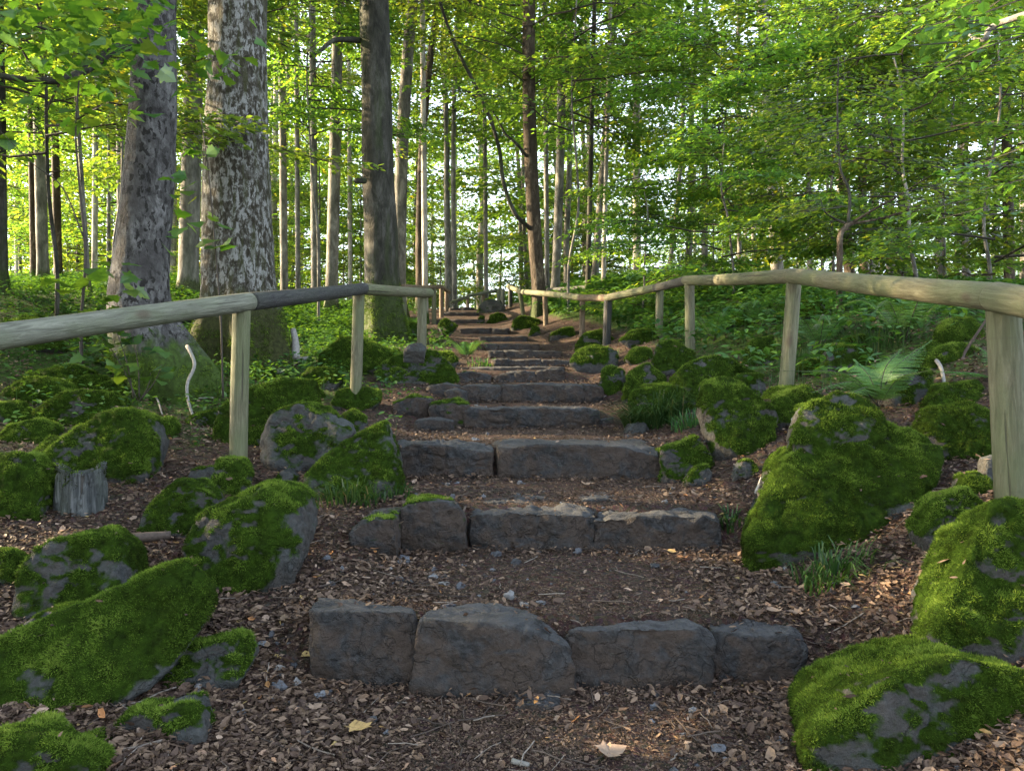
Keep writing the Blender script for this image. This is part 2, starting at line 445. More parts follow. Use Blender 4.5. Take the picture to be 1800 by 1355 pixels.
def hull_rock(pts, sub, seed, rough=.05, p=14, cuts=0, depth=(.66, .93)):
    pts = np.asarray(pts, float)
    c = (pts.min(0) + pts.max(0)) / 2
    q = pts - c
    ext = np.maximum((q.max(0) - q.min(0)) / 2, .02)
    q = q / ext
    bm = bmesh.new()
    for v in q: bm.verts.new(v)
    bmesh.ops.convex_hull(bm, input=bm.verts[:])
    bm.normal_update()
    planes = {}
    for f in bm.faces:
        n = f.normal; h = n.dot(f.verts[0].co)
        if h > 1e-3: planes[tuple(round(a, 1) for a in n)] = (*n, h)
    bm.free()
    pl = np.array(list(planes.values()))
    rs = np.random.default_rng(seed)
    if cuts:
        nn = unit(rs.normal(size=(cuts, 3))); nn[:, 2] = np.abs(nn[:, 2])
        hh = (q @ nn.T).max(0) * rs.uniform(*depth, cuts)
        pl = np.concatenate([pl, np.concatenate([nn, hh[:, None]], 1)])
    D, Fc = ico(sub)
    dots = np.maximum(D @ pl[:, :3].T, 0) / pl[:, 3]
    r = (dots ** p).sum(1) ** (-1 / p)
    Vr = D * r[:, None] * ext + c
    lo, hi = Vr.min(0), Vr.max(0)
    Vr = pts.min(0) + (Vr - lo) / (hi - lo) * (pts.max(0) - pts.min(0))
    n = vnormals(Vr, Fc)
    size = float(np.cbrt(ext.prod()) * 2)
    ns = seed * 3.7
    dsp = fbm(Vr / size * 2.2 + ns, 4, seed) * rough * size + fbm(Vr / size * 7 + ns, 4, seed + 9) * rough * .55 * size
    rid = 1 - np.abs(fbm(Vr / size * 3.1 + ns + 5, 3, seed + 4)) * 2
    dsp -= np.clip(rid - .8, 0, 1) * rough * 1.6 * size
    Vr = Vr + n * dsp[:, None]
    return Vr, Fc, vnormals(Vr, Fc), size

def moss_mask(V, n, size, amt, seed):
    nz = n[:, 2]
    return np.clip(.5 + (nz - .30) * .75 + (amt - .55) * 1.5 + fbm(V / size * 3.2 + seed, 4, seed + 50) * .95, 0, 1)

def moss_mesh(V, F, n, mask, dens, blen, seed, droop=.35, name='moss', maxn=150000, tone=0.0):
    rs = np.random.default_rng(seed)
    a, b, c = V[F[:, 0]], V[F[:, 1]], V[F[:, 2]]
    area = np.linalg.norm(np.cross(b - a, c - a), axis=1) / 2
    fm = mask[F].mean(1)
    wgt = area * sstep(.50, .72, fm)
    # faces turned away from any viewer on the path carry none
    tot = wgt.sum()
    k = int(min(maxn, tot * dens))
    if k < 20: return None
    idx = rs.choice(len(F), k, p=wgt / tot)
    r1 = np.sqrt(rs.random(k)); r2 = rs.random(k)
    w0, w1, w2 = 1 - r1, r1 * (1 - r2), r1 * r2
    f = F[idx]
    p = V[f[:, 0]] * w0[:, None] + V[f[:, 1]] * w1[:, None] + V[f[:, 2]] * w2[:, None]
    nn = unit(n[f[:, 0]] * w0[:, None] + n[f[:, 1]] * w1[:, None] + n[f[:, 2]] * w2[:, None])
    cl = fbm(p * 17, 3, seed + 3); cl2 = fbm(p * 3.3, 3, seed + 7)
    L = blen * (.6 + .8 * rs.random(k)) * (1 + 1.1 * cl)
    d = unit(nn * .65 + rs.normal(0, .5, (k, 3)) + np.array([0, 0, -droop]) * (1.1 - nn[:, 2:3]))
    s = unit(np.cross(d, rs.normal(size=(k, 3)))) * (L * .085 + blen * .06)[:, None]
    base = p - nn * blen * .25
    tip = base + d * L[:, None] * 1.15
    VV = np.stack([base - s, base + s, tip], 1).reshape(-1, 3)
    FF = np.arange(3 * k).reshape(-1, 3)
    rnd = np.clip(.30 + tone + .36 * nn[:, 2] + .50 * cl + .45 * cl2 + rs.normal(0, .16, k), 0, 1)  # brighter on upward faces: lit tops and shaded sides put into the moss colour
    return mesh_np(name, VV, FF, False, {'rnd': ('FACE', rnd)}, [M_MOSS])

DEBRIS = []
def rock_from(name, pts, label, cat, group=None, moss=.6, sub=5, seed=1, rough=.05, p=12, cuts=2, mat=None, dist=4.0, dens=1.0, depth=(.76, .94)):
    Vr, Fc, n, size = hull_rock(pts, sub, seed, rough, p, cuts, depth)
    mk = moss_mask(Vr, n, size, moss, seed) if moss > 0 else np.zeros(len(Vr))
    # cushions of moss swell the surface
    cush = np.clip(fbm(Vr * 11, 3, seed + 21) + .25, 0, 1) * .012 + np.clip(fbm(Vr * 4.5, 2, seed + 23), 0, 1) * .012
    Vr = Vr + n * (sstep(.5, .8, mk) * cush)[:, None]
    n = vnormals(Vr, Fc)
    up_ = np.where(n[:, 2] > .55)[0]
    if len(up_) and dist < 11:
        rr_ = np.random.default_rng(seed + 77)
        k_ = int(min(len(up_), (26 if moss > 0 else 70) * size ** 2 / (.25 + .03 * dist) + 2))
        DEBRIS.append((Vr[rr_.choice(up_, k_)], moss > 0))
        # litter banked against the foot
        gz = H(Vr[:, 0], Vr[:, 1], False)
        ft = np.where(np.abs(Vr[:, 2] - gz) < .05)[0]
        if len(ft) and dist < 8:
            k_ = int(min(260, 420 * size / (.5 + .25 * dist)))
            q_ = Vr[rr_.choice(ft, k_)].copy(); o_ = n[rr_.choice(ft, k_)] * 0
            q_[:, :2] += rr_.normal(0, .035, (k_, 2)); q_[:, 2] = H(q_[:, 0], q_[:, 1]) + rr_.random(k_) * .03
            DEBRIS.append((q_, True))
    base = np.array([Vr[:, 0].mean(), Vr[:, 1].mean(), Vr[:, 2].min()])
    bl = .0060 + .0011 * dist
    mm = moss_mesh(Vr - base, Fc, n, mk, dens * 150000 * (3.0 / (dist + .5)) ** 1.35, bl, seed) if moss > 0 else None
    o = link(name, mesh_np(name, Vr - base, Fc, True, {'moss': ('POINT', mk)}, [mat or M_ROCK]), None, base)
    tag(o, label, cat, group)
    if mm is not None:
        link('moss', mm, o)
    return o

_rs = [100]
def rock(outline, label, base=None, d=None, lean=.6, thick=.8, moss=.62, sub=None, name='rock', cat='rock', group='mossy rocks beside the path', rough=.066, p=30, cuts=7, mat=None, deep=.12, dens=1.0):
    """outline: visible corner points in photo pixels; they get a real distance (base depth plus lean with height)"""
    _rs[0] += 1
    xs = [q[0] for q in outline]; ys = [q[1] for q in outline]
    bpx, bpy_ = base if base else ((min(xs) + max(xs)) / 2, max(ys))
    d0 = d if d else hit(bpx, min(bpy_, 1340))
    zb = CAMZ - (max(ys) - 677.5) / FPX * d0
    pts = []
    lean = min(lean, .9) * max(.35, 1 - 1.7 * max(0, (min(ys) - 677) / FPX))
    cx = (min(xs) + max(xs)) / 2
    wm = (max(xs) - min(xs)) / FPX * d0
    for (x, y) in outline:
        hgt = (max(ys) - y) / FPX * d0
        dd = d0 + lean * hgt
        q = P(x, y, dd); pts.append(q)
        cxm = (cx - 900) / FPX * d0
        pts.append(np.array([q[0] * .8 + cxm * .2, dd + thick * wm * .8, q[2] - .10 * hgt]))
        if y > min(ys) + .75 * (max(ys) - min(ys)):
            pts.append(q + np.array([0, .05, -deep]))
    sub = sub or (7 if wm * FPX / d0 > 260 else 6 if wm * FPX / d0 > 90 else 5)
    return rock_from(name, pts, label, cat, group, moss, sub, _rs[0], rough, p, cuts, mat, d0, dens)

LR = 'mossy rocks on the left bank'
RR = 'mossy rocks on the right bank'
# left bank
rock([(-90, 1180), (-40, 1140), (110, 1075), (190, 1045), (310, 990), (352, 1008), (358, 1045), (330, 1110), (285, 1175), (240, 1215), (100, 1265), (40, 1300), (-60, 1300)],
     'long low slab thickly covered in bright moss, lying along the lower left of the path', name='boulder', cat='boulder', group=LR, moss=.74, lean=1.3, thick=.30, base=(150, 1275), rough=.04)
rock([(262, 1190), (300, 1150), (370, 1140), (420, 1125), (437, 1160), (425, 1195), (340, 1222), (275, 1230)],
     'bare dark rock with a mossy left half at the foot of the long mossy slab', group=LR, moss=.40, thick=.5, lean=.8)
rock([(318, 965), (352, 905), (420, 868), (500, 860), (531, 890), (528, 940), (500, 1000), (440, 1040), (375, 1045), (345, 1008)],
     'tall upright boulder with a bright moss cap and bare dark right flank', name='boulder', cat='boulder', group=LR, moss=.66, thick=.75, lean=.5)
rock([(20, 1050), (40, 1000), (90, 960), (150, 938), (190, 945), (205, 975), (215, 1040), (180, 1062), (100, 1075), (20, 1095)],
     'rounded dark rock with brown-green moss front and bare grey top, above the long slab', group=LR, moss=.66, thick=.7)
rock([(-10, 1130), (30, 1100), (80, 1075), (125, 1070), (110, 1090), (40, 1122)],
     'thin flat grey stone wedged between the long mossy slab and the rounded dark rock', group=LR, moss=.40, thick=.5, lean=1.2)
rock([(-40, 1000), (-20, 970), (20, 966), (36, 990), (25, 1025), (-30, 1032)],
     'small mossy rock cut by the left edge of the view, below the stump', group=LR, moss=.62)
rock([(233, 942), (260, 890), (300, 842), (340, 855), (380, 880), (368, 905), (320, 945)],
     'pyramid shaped mossy rock between the stump and the tall upright boulder', group=LR, moss=.62, thick=.8)
rock([(60, 805), (140, 742), (200, 725), (250, 728), (264, 780), (250, 835), (160, 852), (110, 842)],
     'broad mossy boulder with a dark shaded flank just behind the stump', name='boulder', cat='boulder', group=LR, moss=.60, thick=.7, lean=.5)
rock([(58, 742), (64, 702), (130, 688), (200, 690), (207, 715), (150, 748)],
     'cushion shaped rock wholly wrapped in thick moss in front of the big spotted trunk', group=LR, moss=.85, thick=.6)
rock([(-40, 905), (-30, 805), (45, 798), (75, 850), (72, 905), (20, 915)],
     'moss covered rock at the left edge beside the stump', group=LR, moss=.72, thick=.8)
rock([(-30, 782), (0, 748), (50, 738), (78, 755), (70, 782)], 'low moss mound at the left edge below the cushion shaped rock', group=LR, moss=.8)
rock([(254, 772), (262, 745), (290, 735), (312, 752), (305, 776)], 'small mossy stone against the right flank of the broad boulder', group=LR, moss=.75)
rock([(362, 778), (385, 720), (430, 688), (500, 668), (552, 670), (560, 700), (540, 770), (450, 790)],
     'large mossy rock directly behind the first left handrail post', group=LR, moss=.72, thick=.7, name='boulder', cat='boulder')
rock([(452, 775), (478, 722), (530, 705), (578, 715), (612, 735), (620, 762), (580, 802), (520, 826), (466, 808)],
     'dark bare fronted boulder with thinly mossed top, right of first left post', group=LR, moss=.40, thick=.7, name='boulder', cat='boulder')
rock([(585, 740), (618, 720), (645, 735), (644, 762), (600, 772)], 'small mossy stone wedged between the dark boulder and the triangular one', group=LR, moss=.62)
rock([(528, 862), (545, 812), (600, 775), (650, 748), (676, 744), (692, 790), (707, 842), (700, 866), (640, 882), (560, 884)],
     'triangular mossy boulder at the left end of the third step with grass at its foot', group=LR, moss=.58, thick=.7, lean=.7, name='boulder', cat='boulder')
rock([(583, 712), (592, 688), (630, 680), (662, 686), (664, 708), (630, 722)], 'flat topped mossy rock at the foot of the second left post', group=LR, moss=.72)
rock([(655, 655), (680, 630), (720, 610), (772, 616), (797, 640), (802, 662), (790, 672), (700, 672)],
     'broad mossy boulder by the path in front of the third left post', group=LR, moss=.60, thick=.6, name='boulder', cat='boulder')
rock([(708, 616), (716, 605), (738, 602), (748, 608), (744, 618)], 'pale bare grey stone resting at the foot of the third left post', group=LR, moss=0, d=7.9)
rock([(563, 622), (600, 590), (642, 598), (686, 614), (682, 642), (600, 655), (570, 648)],
     'dome shaped rock smothered in moss behind the second left post', group=LR, moss=.82, name='boulder', cat='boulder')
rock([(522, 668), (540, 648), (585, 648), (600, 668), (570, 682)], 'low mossy stone behind the large rock of the first left post', group=LR, moss=.75)
rock([(440, 668), (450, 650), (470, 648), (478, 664), (462, 672)], 'small round moss cushion in the leaf litter right of the first left post', group=LR, moss=.85)
rock([(186, 1302), (213, 1270), (280, 1243), (342, 1245), (358, 1290), (346, 1314), (250, 1314)],
     'small dark rock with moss streaks and broken grey face at the lower left path edge', group=LR, moss=.44, thick=.6, rough=.08, cuts=6)
rock([(-80, 1420), (-80, 1330), (-40, 1308), (30, 1303), (100, 1320), (150, 1362), (140, 1420)],
     'moss covered rock cut by the bottom left corner', group=LR, moss=.8, d=1.95, thick=.7, lean=.0)
rock([(110, 1330), (135, 1300), (170, 1290), (178, 1310), (150, 1340)], 'thin grey slab beside the bottom left corner rock', group=LR, moss=.45, d=2.15)
rock([(372, 850), (380, 808), (425, 806), (438, 836), (412, 872)], 'low mossy stone at the foot of the first left post', group=LR, moss=.75)
rock([(320, 850), (330, 828), (385, 820), (394, 842), (360, 858)], 'flat dark slab half buried left of the first left post', group=LR, moss=.30)
rock([(478, 860), (485, 835), (505, 822), (522, 840), (515, 862)], 'small angular grey stone left of the triangular boulder', group=LR, moss=.35, cuts=6)
rock([(0, 700), (10, 675), (50, 662), (95, 668), (112, 690), (60, 712)], 'sprawling moss mound at the far left, above the cushion rock', group=LR, moss=.8)
rock([(70, 668), (85, 648), (120, 640), (150, 655), (140, 672), (100, 678)], 'moss hump under the first left rail', group=LR, moss=.8)
rock([(150, 690), (165, 672), (195, 670), (205, 688), (180, 700)], 'small moss hump against the left foot of the spotted trunk', group=LR, moss=.8)
rock([(800, 664), (812, 652), (835, 652), (842, 666), (820, 672)], 'small dark stone beside the sixth step at the left', group=LR, moss=.3)
rock([(745, 640), (760, 622), (790, 618), (806, 634), (780, 648)], 'dark mossy lump on the path edge right of the pale bare stone', group=LR, moss=.55)
rock([(690, 590), (705, 570), (735, 566), (748, 585), (720, 600)], 'mossy rock at the root of the dark trunk left of the path', group=LR, moss=.8)
# right bank
rock([(1315, 945), (1343, 875), (1372, 815), (1420, 775), (1500, 748), (1600, 748), (1665, 785), (1648, 845), (1600, 925), (1560, 960), (1480, 966), (1330, 968)],
     'huge boulder blanketed in moss on the right, the largest beside the path', name='boulder', cat='boulder', group=RR, moss=.70, thick=.55, lean=.85, rough=.055, cuts=2, base=(1480, 968))
rock([(1392, 790), (1398, 745), (1412, 715), (1470, 692), (1526, 700), (1550, 735), (1552, 785), (1460, 815)],
     'mossy block stacked on the back of the huge boulder below the fern', group=RR, moss=.68, thick=.5, base=(1470, 880), d=hit(1480, 968) + .32, lean=.5, name='boulder', cat='boulder')
rock([(1233, 725), (1245, 668), (1292, 664), (1342, 700), (1373, 735), (1366, 762), (1340, 792), (1308, 804), (1258, 772)],
     'leaning mossy boulder with a bare grey patch left of the huge boulder', name='boulder', cat='boulder', group=RR, moss=.60, thick=.6)
rock([(1181, 668), (1210, 640), (1260, 624), (1292, 635), (1290, 668), (1248, 692), (1222, 706), (1188, 692)],
     'mossy boulder with a black overhanging face between path and second right post', name='boulder', cat='boulder', group=RR, moss=.58, thick=.6)
rock([(1148, 640), (1156, 604), (1190, 600), (1228, 622), (1215, 648), (1165, 655)], 'square mossy boulder below the two close right posts', group=RR, moss=.66, name='boulder', cat='boulder')
rock([(1108, 708), (1130, 682), (1180, 676), (1226, 702), (1228, 732), (1180, 742), (1130, 742)], 'flat mossy rock behind the tall grass tuft right of the fourth step', group=RR, moss=.75)
rock([(1052, 690), (1060, 652), (1080, 645), (1100, 655), (1098, 690), (1072, 696)], 'mossy lump at the right end of the fifth step', group=RR, moss=.66)
rock([(1095, 690), (1108, 650), (1140, 640), (1172, 660), (1170, 680), (1130, 692)], 'mossy hump right of the lump at the fifth step', group=RR, moss=.75)
rock([(1002, 642), (1010, 618), (1050, 606), (1085, 618), (1088, 648), (1040, 655)], 'dark fronted rock with moss fringe right of the seventh step', group=RR, moss=.52, thick=.5)
rock([(1158, 840), (1165, 795), (1232, 765), (1256, 800), (1243, 840), (1182, 848)], 'sloping mossy rock ending the third step at the right', group=RR, moss=.60, thick=.5)
rock([(1203, 852), (1215, 830), (1242, 818), (1254, 832), (1240, 856)], 'small dark stone below the right end of the third step', group=RR, moss=.42)
rock([(1360, 742), (1368, 690), (1410, 682), (1462, 700), (1455, 738), (1400, 745)], 'low mossy rock at the foot of the second right post', group=RR, moss=.72)
rock([(1285, 668), (1300, 655), (1340, 655), (1355, 690), (1320, 700)], 'dark mossy rock between the leaning boulder and second right post', group=RR, moss=.6)
rock([(1618, 770), (1640, 722), (1700, 711), (1748, 714), (1758, 800), (1700, 812), (1640, 792)], 'mossy boulder just left of the thick nearest right post', name='boulder', cat='boulder', group=RR, moss=.72, thick=.6)
rock([(1622, 932), (1660, 880), (1710, 858), (1732, 880), (1722, 940), (1690, 966), (1640, 962)], 'small mossy boulder between the huge boulder and the one at the right edge', group=RR, moss=.68)
rock([(1690, 862), (1700, 838), (1730, 832), (1752, 850), (1745, 872), (1710, 875)], 'small moss capped stone at the base of the nearest right post', group=RR, moss=.72)
rock([(1728, 850), (1734, 808), (1752, 800), (1766, 825), (1762, 860)], 'bare dark stone leaning on the nearest right post', group=RR, moss=.1)
rock([(1633, 1135), (1650, 1060), (1690, 960), (1742, 884), (1800, 880), (1930, 900), (1930, 1190), (1800, 1182), (1680, 1165)],
     'tall steep mossy boulder at the right edge below the nearest post', name='boulder', cat='boulder', group=RR, moss=.66, thick=.55, lean=.6)
rock([(1420, 1300), (1470, 1250), (1560, 1188), (1680, 1158), (1760, 1163), (1860, 1200), (1920, 1300), (1910, 1420), (1700, 1430), (1420, 1420)],
     'wide mossy boulder with exposed grey rock face in the bottom right corner', name='boulder', cat='boulder', group=RR, moss=.68, thick=.6, d=2.15, lean=.4, rough=.06)
rock([(1608, 1062), (1625, 1025), (1660, 1012), (1672, 1040), (1650, 1068)], 'flat bare grey stone leaning on the tall right edge boulder', group=RR, moss=.15)
rock([(1610, 1092), (1616, 1072), (1645, 1064), (1655, 1085), (1635, 1096)], 'thin dark stone under the flat bare grey stone', group=RR, moss=.1)
rock([(1560, 700), (1575, 655), (1610, 640), (1642, 660), (1640, 705), (1600, 716)], 'dark rock with moss top behind the fern', group=RR, moss=.52)
rock([(1635, 712), (1660, 680), (1720, 668), (1745, 690), (1740, 715)], 'low mossy rock behind the nearest right post', group=RR, moss=.78)
rock([(1655, 602), (1668, 566), (1700, 555), (1728, 572), (1728, 604)], 'moss dome under the nearest right rail', group=RR, moss=.85)
rock([(1630, 640), (1650, 608), (1700, 602), (1728, 618), (1715, 642)], 'mossy rock below the moss dome', group=RR, moss=.72)
rock([(1450, 645), (1460, 612), (1500, 606), (1535, 618), (1530, 645), (1490, 652)], 'mossy rock among herbs right of the second right post', group=RR, moss=.66)
rock([(1310, 640), (1325, 600), (1360, 590), (1372, 640)], 'mossy rock just left of the second right post', group=RR, moss=.75)
rock([(1090, 598), (1110, 580), (1150, 578), (1160, 596), (1125, 606)], 'moss cushion between the dark post and the two close posts', group=RR, moss=.85)
rock([(1010, 606), (1025, 588), (1060, 580), (1080, 594), (1060, 612)], 'mossy rock under the dark right post', group=RR, moss=.75)
rock([(1100, 632), (1115, 614), (1140, 612), (1150, 628), (1125, 640)], 'small moss cushion left of the square mossy boulder', group=RR, moss=.85)
rock([(1165, 700), (1175, 672), (1200, 668), (1222, 690), (1205, 712)], 'mossy stone beneath the black overhanging boulder', group=RR, moss=.66)
rock([(1290, 838), (1300, 812), (1325, 808), (1335, 828), (1318, 842)], 'small dark stone under the leaning mossy boulder', group=RR, moss=.35)
rock([(1095, 762), (1102, 746), (1130, 742), (1142, 752), (1130, 764)], 'small bare dark stone in the litter in front of the grass tuft', group=RR, moss=.0)
rs = np.random.default_rng(55)
for side, n_, lab, grp in ((-1, 30, 'small moss covered stone half sunk in the litter of the left bank', 'half sunk moss stones of the left bank'), (1, 26, 'small moss covered stone half sunk among the plants of the right bank', 'half sunk moss stones of the right bank')):
    c_ = 0
    while c_ < n_:
        y = rs.uniform(4.4, 13); u = rs.uniform(1.7, 5.5)
        x = float(np.interp(y, *XC)) + side * u
        if abs(x) > .66 * y: continue
        c_ += 1
        r_ = rs.uniform(.10, .30) * (.7 + .04 * y)
        z = Hp(x, y)
        th_ = np.linspace(0, 6.28, 8)[:-1] + rs.uniform(0, 1)
        pts = [np.array([x + math.cos(a) * r_ * rs.uniform(.7, 1.2), y + math.sin(a) * r_ * rs.uniform(.6, 1.0), z + rs.uniform(-.05, .02)]) for a in th_]
        pts += [np.array([x + math.cos(a + .4) * r_ * rs.uniform(.3, .8), y + math.sin(a + .4) * r_ * rs.uniform(.3, .8), z + r_ * rs.uniform(.25, .65)]) for a in th_[::2]]
        pts += [np.array([x, y, z - .1])]
        rock_from('rock', pts, lab, 'rock', grp, rs.uniform(.62, .85), 5, 700 + c_ + (side > 0) * 100, .07, 26, 3, None, y)
# top of the path
rock([(836, 556), (842, 536), (858, 526), (880, 527), (888, 545), (882, 558)], 'big dark bare boulder at the crest beside the top of the steps', name='boulder', cat='boulder', group=RR, moss=.28, thick=.6, d=19.5)
rock([(852, 572), (862, 554), (885, 550), (895, 566), (880, 576)], 'sunlit yellow mossy rock below the dark crest boulder', group=RR, moss=.8, d=17)
rock([(898, 574), (905, 559), (930, 556), (950, 562), (948, 574), (920, 578)], 'flat mossy rock with sunlit top at the foot of the pale leaning post', group=RR, moss=.8, d=15.5)
rock([(930, 588), (936, 574), (948, 573), (950, 586)], 'small round mossy stone below the sunlit flat rock', group=RR, moss=.7, d=14.5)
rock([(838, 566), (843, 556), (852, 556), (852, 567)], 'little sunlit stone beside the upper steps', group=RR, moss=.55, d=17)
rock([(965, 590), (985, 578), (1010, 576), (1015, 590)], 'mossy stone between the brown and sunlit thin posts', group=RR, moss=.75, d=13.6)
rock([(805, 575), (780, 560), (770, 575), (785, 586)], 'dark mossy stone at the left of the upper steps', group=LR, moss=.6, d=14.5)

# ------------------------------------------------------------------ step stones
def stone(top, bot, d, label, thick=.36, back=None, moss=.0, cat='step stone', name='step_stone', group='stone steps of the path', sub=6, rise=.0, rough=.08):
    _rs[0] += 1
    pts = []
    for (x, y) in top:
        q = P(x, y, d + .02); pts.append(q)
        if back is None:
            pts.append(q + np.array([0, thick, rise + .005]))
    for (x, y) in (back or []):
        # a point of the top plane: solve depth so that it lies at the mean top height
        zt = np.mean([P(a, b, d)[2] for a, b in top]) + rise
        dd = (CAMZ - zt) * FPX / max(y - 677.5, 30)
        dd = min(max(dd, d + .1), d + .6)
        pts.append(np.array([(x - 900) / FPX * dd, dd, zt]))
        pts.append(np.array([(x - 900) / FPX * dd, dd, zt - .25]))
    for (x, y) in bot:
        q = P(x, y, d); pts.append(q); pts.append(q + np.array([0, .04, -.09])); pts.append(q + np.array([0, thick * .8, -.09]))
    pts = np.array(pts); pts[:, 0] = pts[:, 0].mean() + (pts[:, 0] - pts[:, 0].mean()) * 1.055
    return rock_from(name, pts, label, cat, group, moss, sub, _rs[0], rough, 60, 4, M_STEP, d, 1.0, (.88, .97))

stone([(546, 1074), (612, 1092), (690, 1087), (729, 1074)], [(545, 1165), (630, 1190), (725, 1182)], 2.67, 'stained grey stone at the left end of the lowest step', back=[(565, 1045), (640, 1062), (722, 1072)], rough=.06)
stone([(737, 1087), (870, 1102), (997, 1130)], [(727, 1205), (860, 1228), (995, 1232), (1010, 1200)], 2.62, 'largest block of the lowest step, its top sloping down to the right', back=[(765, 1072), (860, 1056), (900, 1063), (965, 1098)], rough=.06)
stone([(1004, 1108), (1110, 1102), (1250, 1106)], [(1014, 1195), (1180, 1222), (1244, 1200)], 2.68, 'long flat topped block right of the largest one in the lowest step', back=[(1060, 1094), (1200, 1096)], moss=.0)
stone([(1257, 1112), (1330, 1120), (1415, 1126)], [(1258, 1195), (1330, 1205), (1420, 1195)], 2.72, 'earth covered block at the right end of the lowest step', back=[(1235, 1078), (1310, 1083), (1395, 1108)], moss=.0)
stone([(905, 1240), (945, 1236), (985, 1242)], [(900, 1272), (940, 1282), (990, 1276)], 2.5, 'flat stone sunk in the soil below the lowest step', thick=.2)
stone([(705, 895), (740, 880), (800, 885), (815, 905)], [(705, 940), (760, 955), (815, 945)], 3.75, 'rounded stone with mossy side at the left end of the second step', back=[(725, 870), (790, 872)], moss=.25, rough=.05)
stone([(615, 935), (640, 915), (690, 912)], [(618, 955), (650, 966), (694, 950)], 3.6, 'small dark stone standing apart left of the second step', thick=.3, moss=.25, rough=.06)
stone([(826, 905), (930, 900), (1043, 908)], [(828, 968), (940, 972), (1046, 968)], 3.8, 'wide earth stained block in the middle of the second step', back=[(850, 884), (1030, 888)])
stone([(1047, 914), (1160, 906), (1268, 906)], [(1048, 985), (1160, 990), (1265, 968)], 3.8, 'wide block at the right end of the second step', back=[(1060, 893), (1240, 893)])
stone([(850, 884), (910, 882), (962, 886)], [(850, 894), (960, 896)], 4.05, 'flat plate set into the tread behind the second step, left', thick=.25)
stone([(1020, 884), (1060, 876), (1108, 886)], [(1020, 896), (1110, 898)], 4.1, 'flat plate set into the tread behind the second step, right', thick=.25)
stone([(700, 780), (780, 787), (864, 797)], [(712, 830), (790, 838), (862, 840)], 4.85, 'left block of the third step', back=[(715, 772), (860, 782)])
stone([(870, 787), (900, 780), (1040, 783), (1150, 792)], [(872, 838), (960, 846), (1100, 850), (1160, 842)], 4.83, 'very long block forming the right of the third step', back=[(880, 772), (1130, 774)], rough=.05)
stone([(1145, 798), (1200, 795), (1240, 800)], [(1150, 845), (1220, 845)], 4.9, 'mossy right end block of the third step', moss=.45)
stone([(755, 712), (790, 706), (822, 712)], [(760, 745), (800, 752), (822, 745)], 6.6, 'mossy end stone at the left of the fourth step', moss=.38, sub=5)
stone([(690, 710), (720, 697), (755, 702)], [(692, 722), (750, 726)], 6.75, 'low dark stone lying left of the fourth step', moss=.3, sub=5)
stone([(818, 722), (900, 717), (980, 720), (1048, 722)], [(822, 748), (930, 756), (1048, 748)], 6.6, 'long dark block forming the whole middle of the fourth step', back=[(830, 710), (1040, 712)])
stone([(1050, 737), (1080, 733)], [(1050, 746), (1078, 744)], 6.7, 'small wedge stone right of the long fourth step block', thick=.2, sub=4)
stone([(730, 742), (760, 736), (795, 742)], [(730, 752), (795, 754)], 6.35, 'small flat stone in front of the fourth step at the left', thick=.2, sub=4)
stone([(812, 680), (850, 676), (880, 680)], [(815, 702), (880, 706)], 7.8, 'left block of the fifth step', sub=5)
stone([(882, 677), (930, 674), (1024, 677)], [(883, 706), (950, 710), (1022, 704)], 7.8, 'long block in the middle of the fifth step', sub=5)
stone([(1026, 676), (1058, 680)], [(1026, 702), (1060, 698)], 7.8, 'small end block at the right of the fifth step', sub=5)
stone([(782, 688), (800, 683), (818, 690)], [(785, 702), (820, 704)], 7.6, 'small grey stone left of the fifth step', thick=.2, sub=4)
stone([(750, 680), (780, 674), (808, 678)], [(750, 690), (806, 692)], 7.9, 'flat stone trailing off left of the fifth step', thick=.25, sub=4)
stone([(800, 657), (830, 654), (862, 660)], [(804, 672), (860, 673)], 9.0, 'left block of the sixth step', sub=5)
stone([(867, 662), (900, 652), (940, 654)], [(868, 672), (940, 674)], 9.0, 'hump backed middle block of the sixth step', sub=5)
stone([(941, 653), (970, 648), (993, 650)], [(942, 672), (990, 670)], 9.0, 'right block of the sixth step', sub=5)
stone([(828, 646), (900, 644), (990, 646)], [(830, 651), (990, 651)], 9.5, 'thin flat edging stone above the sixth step', thick=.25, sub=5)
stone([(894, 634), (950, 631)], [(896, 646), (950, 647)], 10.2, 'left block of the seventh step', sub=5)
stone([(953, 634), (1000, 633)], [(954, 647), (1000, 645)], 10.2, 'right block of the seventh step', sub=5)
stone([(864, 632), (894, 630)], [(866, 640), (895, 640)], 10.1, 'pale flat plate left of the seventh step', thick=.35, sub=4)
stone([(858, 617), (886, 616)], [(860, 631), (886, 631)], 11.4, 'left block of the eighth step', sub=4)
stone([(888, 616), (985, 618)], [(888, 631), (985, 630)], 11.4, 'long right block of the eighth step', sub=5)
stone([(853, 605), (876, 604)], [(854, 617), (876, 617)], 12.5, 'left block of the ninth step', sub=4)
stone([(878, 604), (946, 606)], [(878, 617), (944, 616)], 12.5, 'long right block of the ninth step', sub=5)
stone([(843, 591), (925, 592)], [(844, 603), (924, 602)], 13.8, 'single block of the tenth step', sub=5)
stone([(808, 577), (862, 576)], [(810, 590), (860, 590)], 15.2, 'left block of the eleventh step', sub=5)
stone([(864, 578), (895, 577)], [(864, 588), (893, 588)], 15.2, 'right block of the eleventh step', sub=4)
stone([(762, 563), (845, 562)], [(764, 571), (844, 571)], 17, 'single block of the twelfth step', sub=5)
stone([(775, 550), (840, 549)], [(776, 557), (838, 557)], 19, 'single block of the thirteenth step', sub=5)
stone([(790, 541), (832, 540)], [(790, 547), (832, 546)], 21, 'topmost step stone at the crest of the path', sub=5)

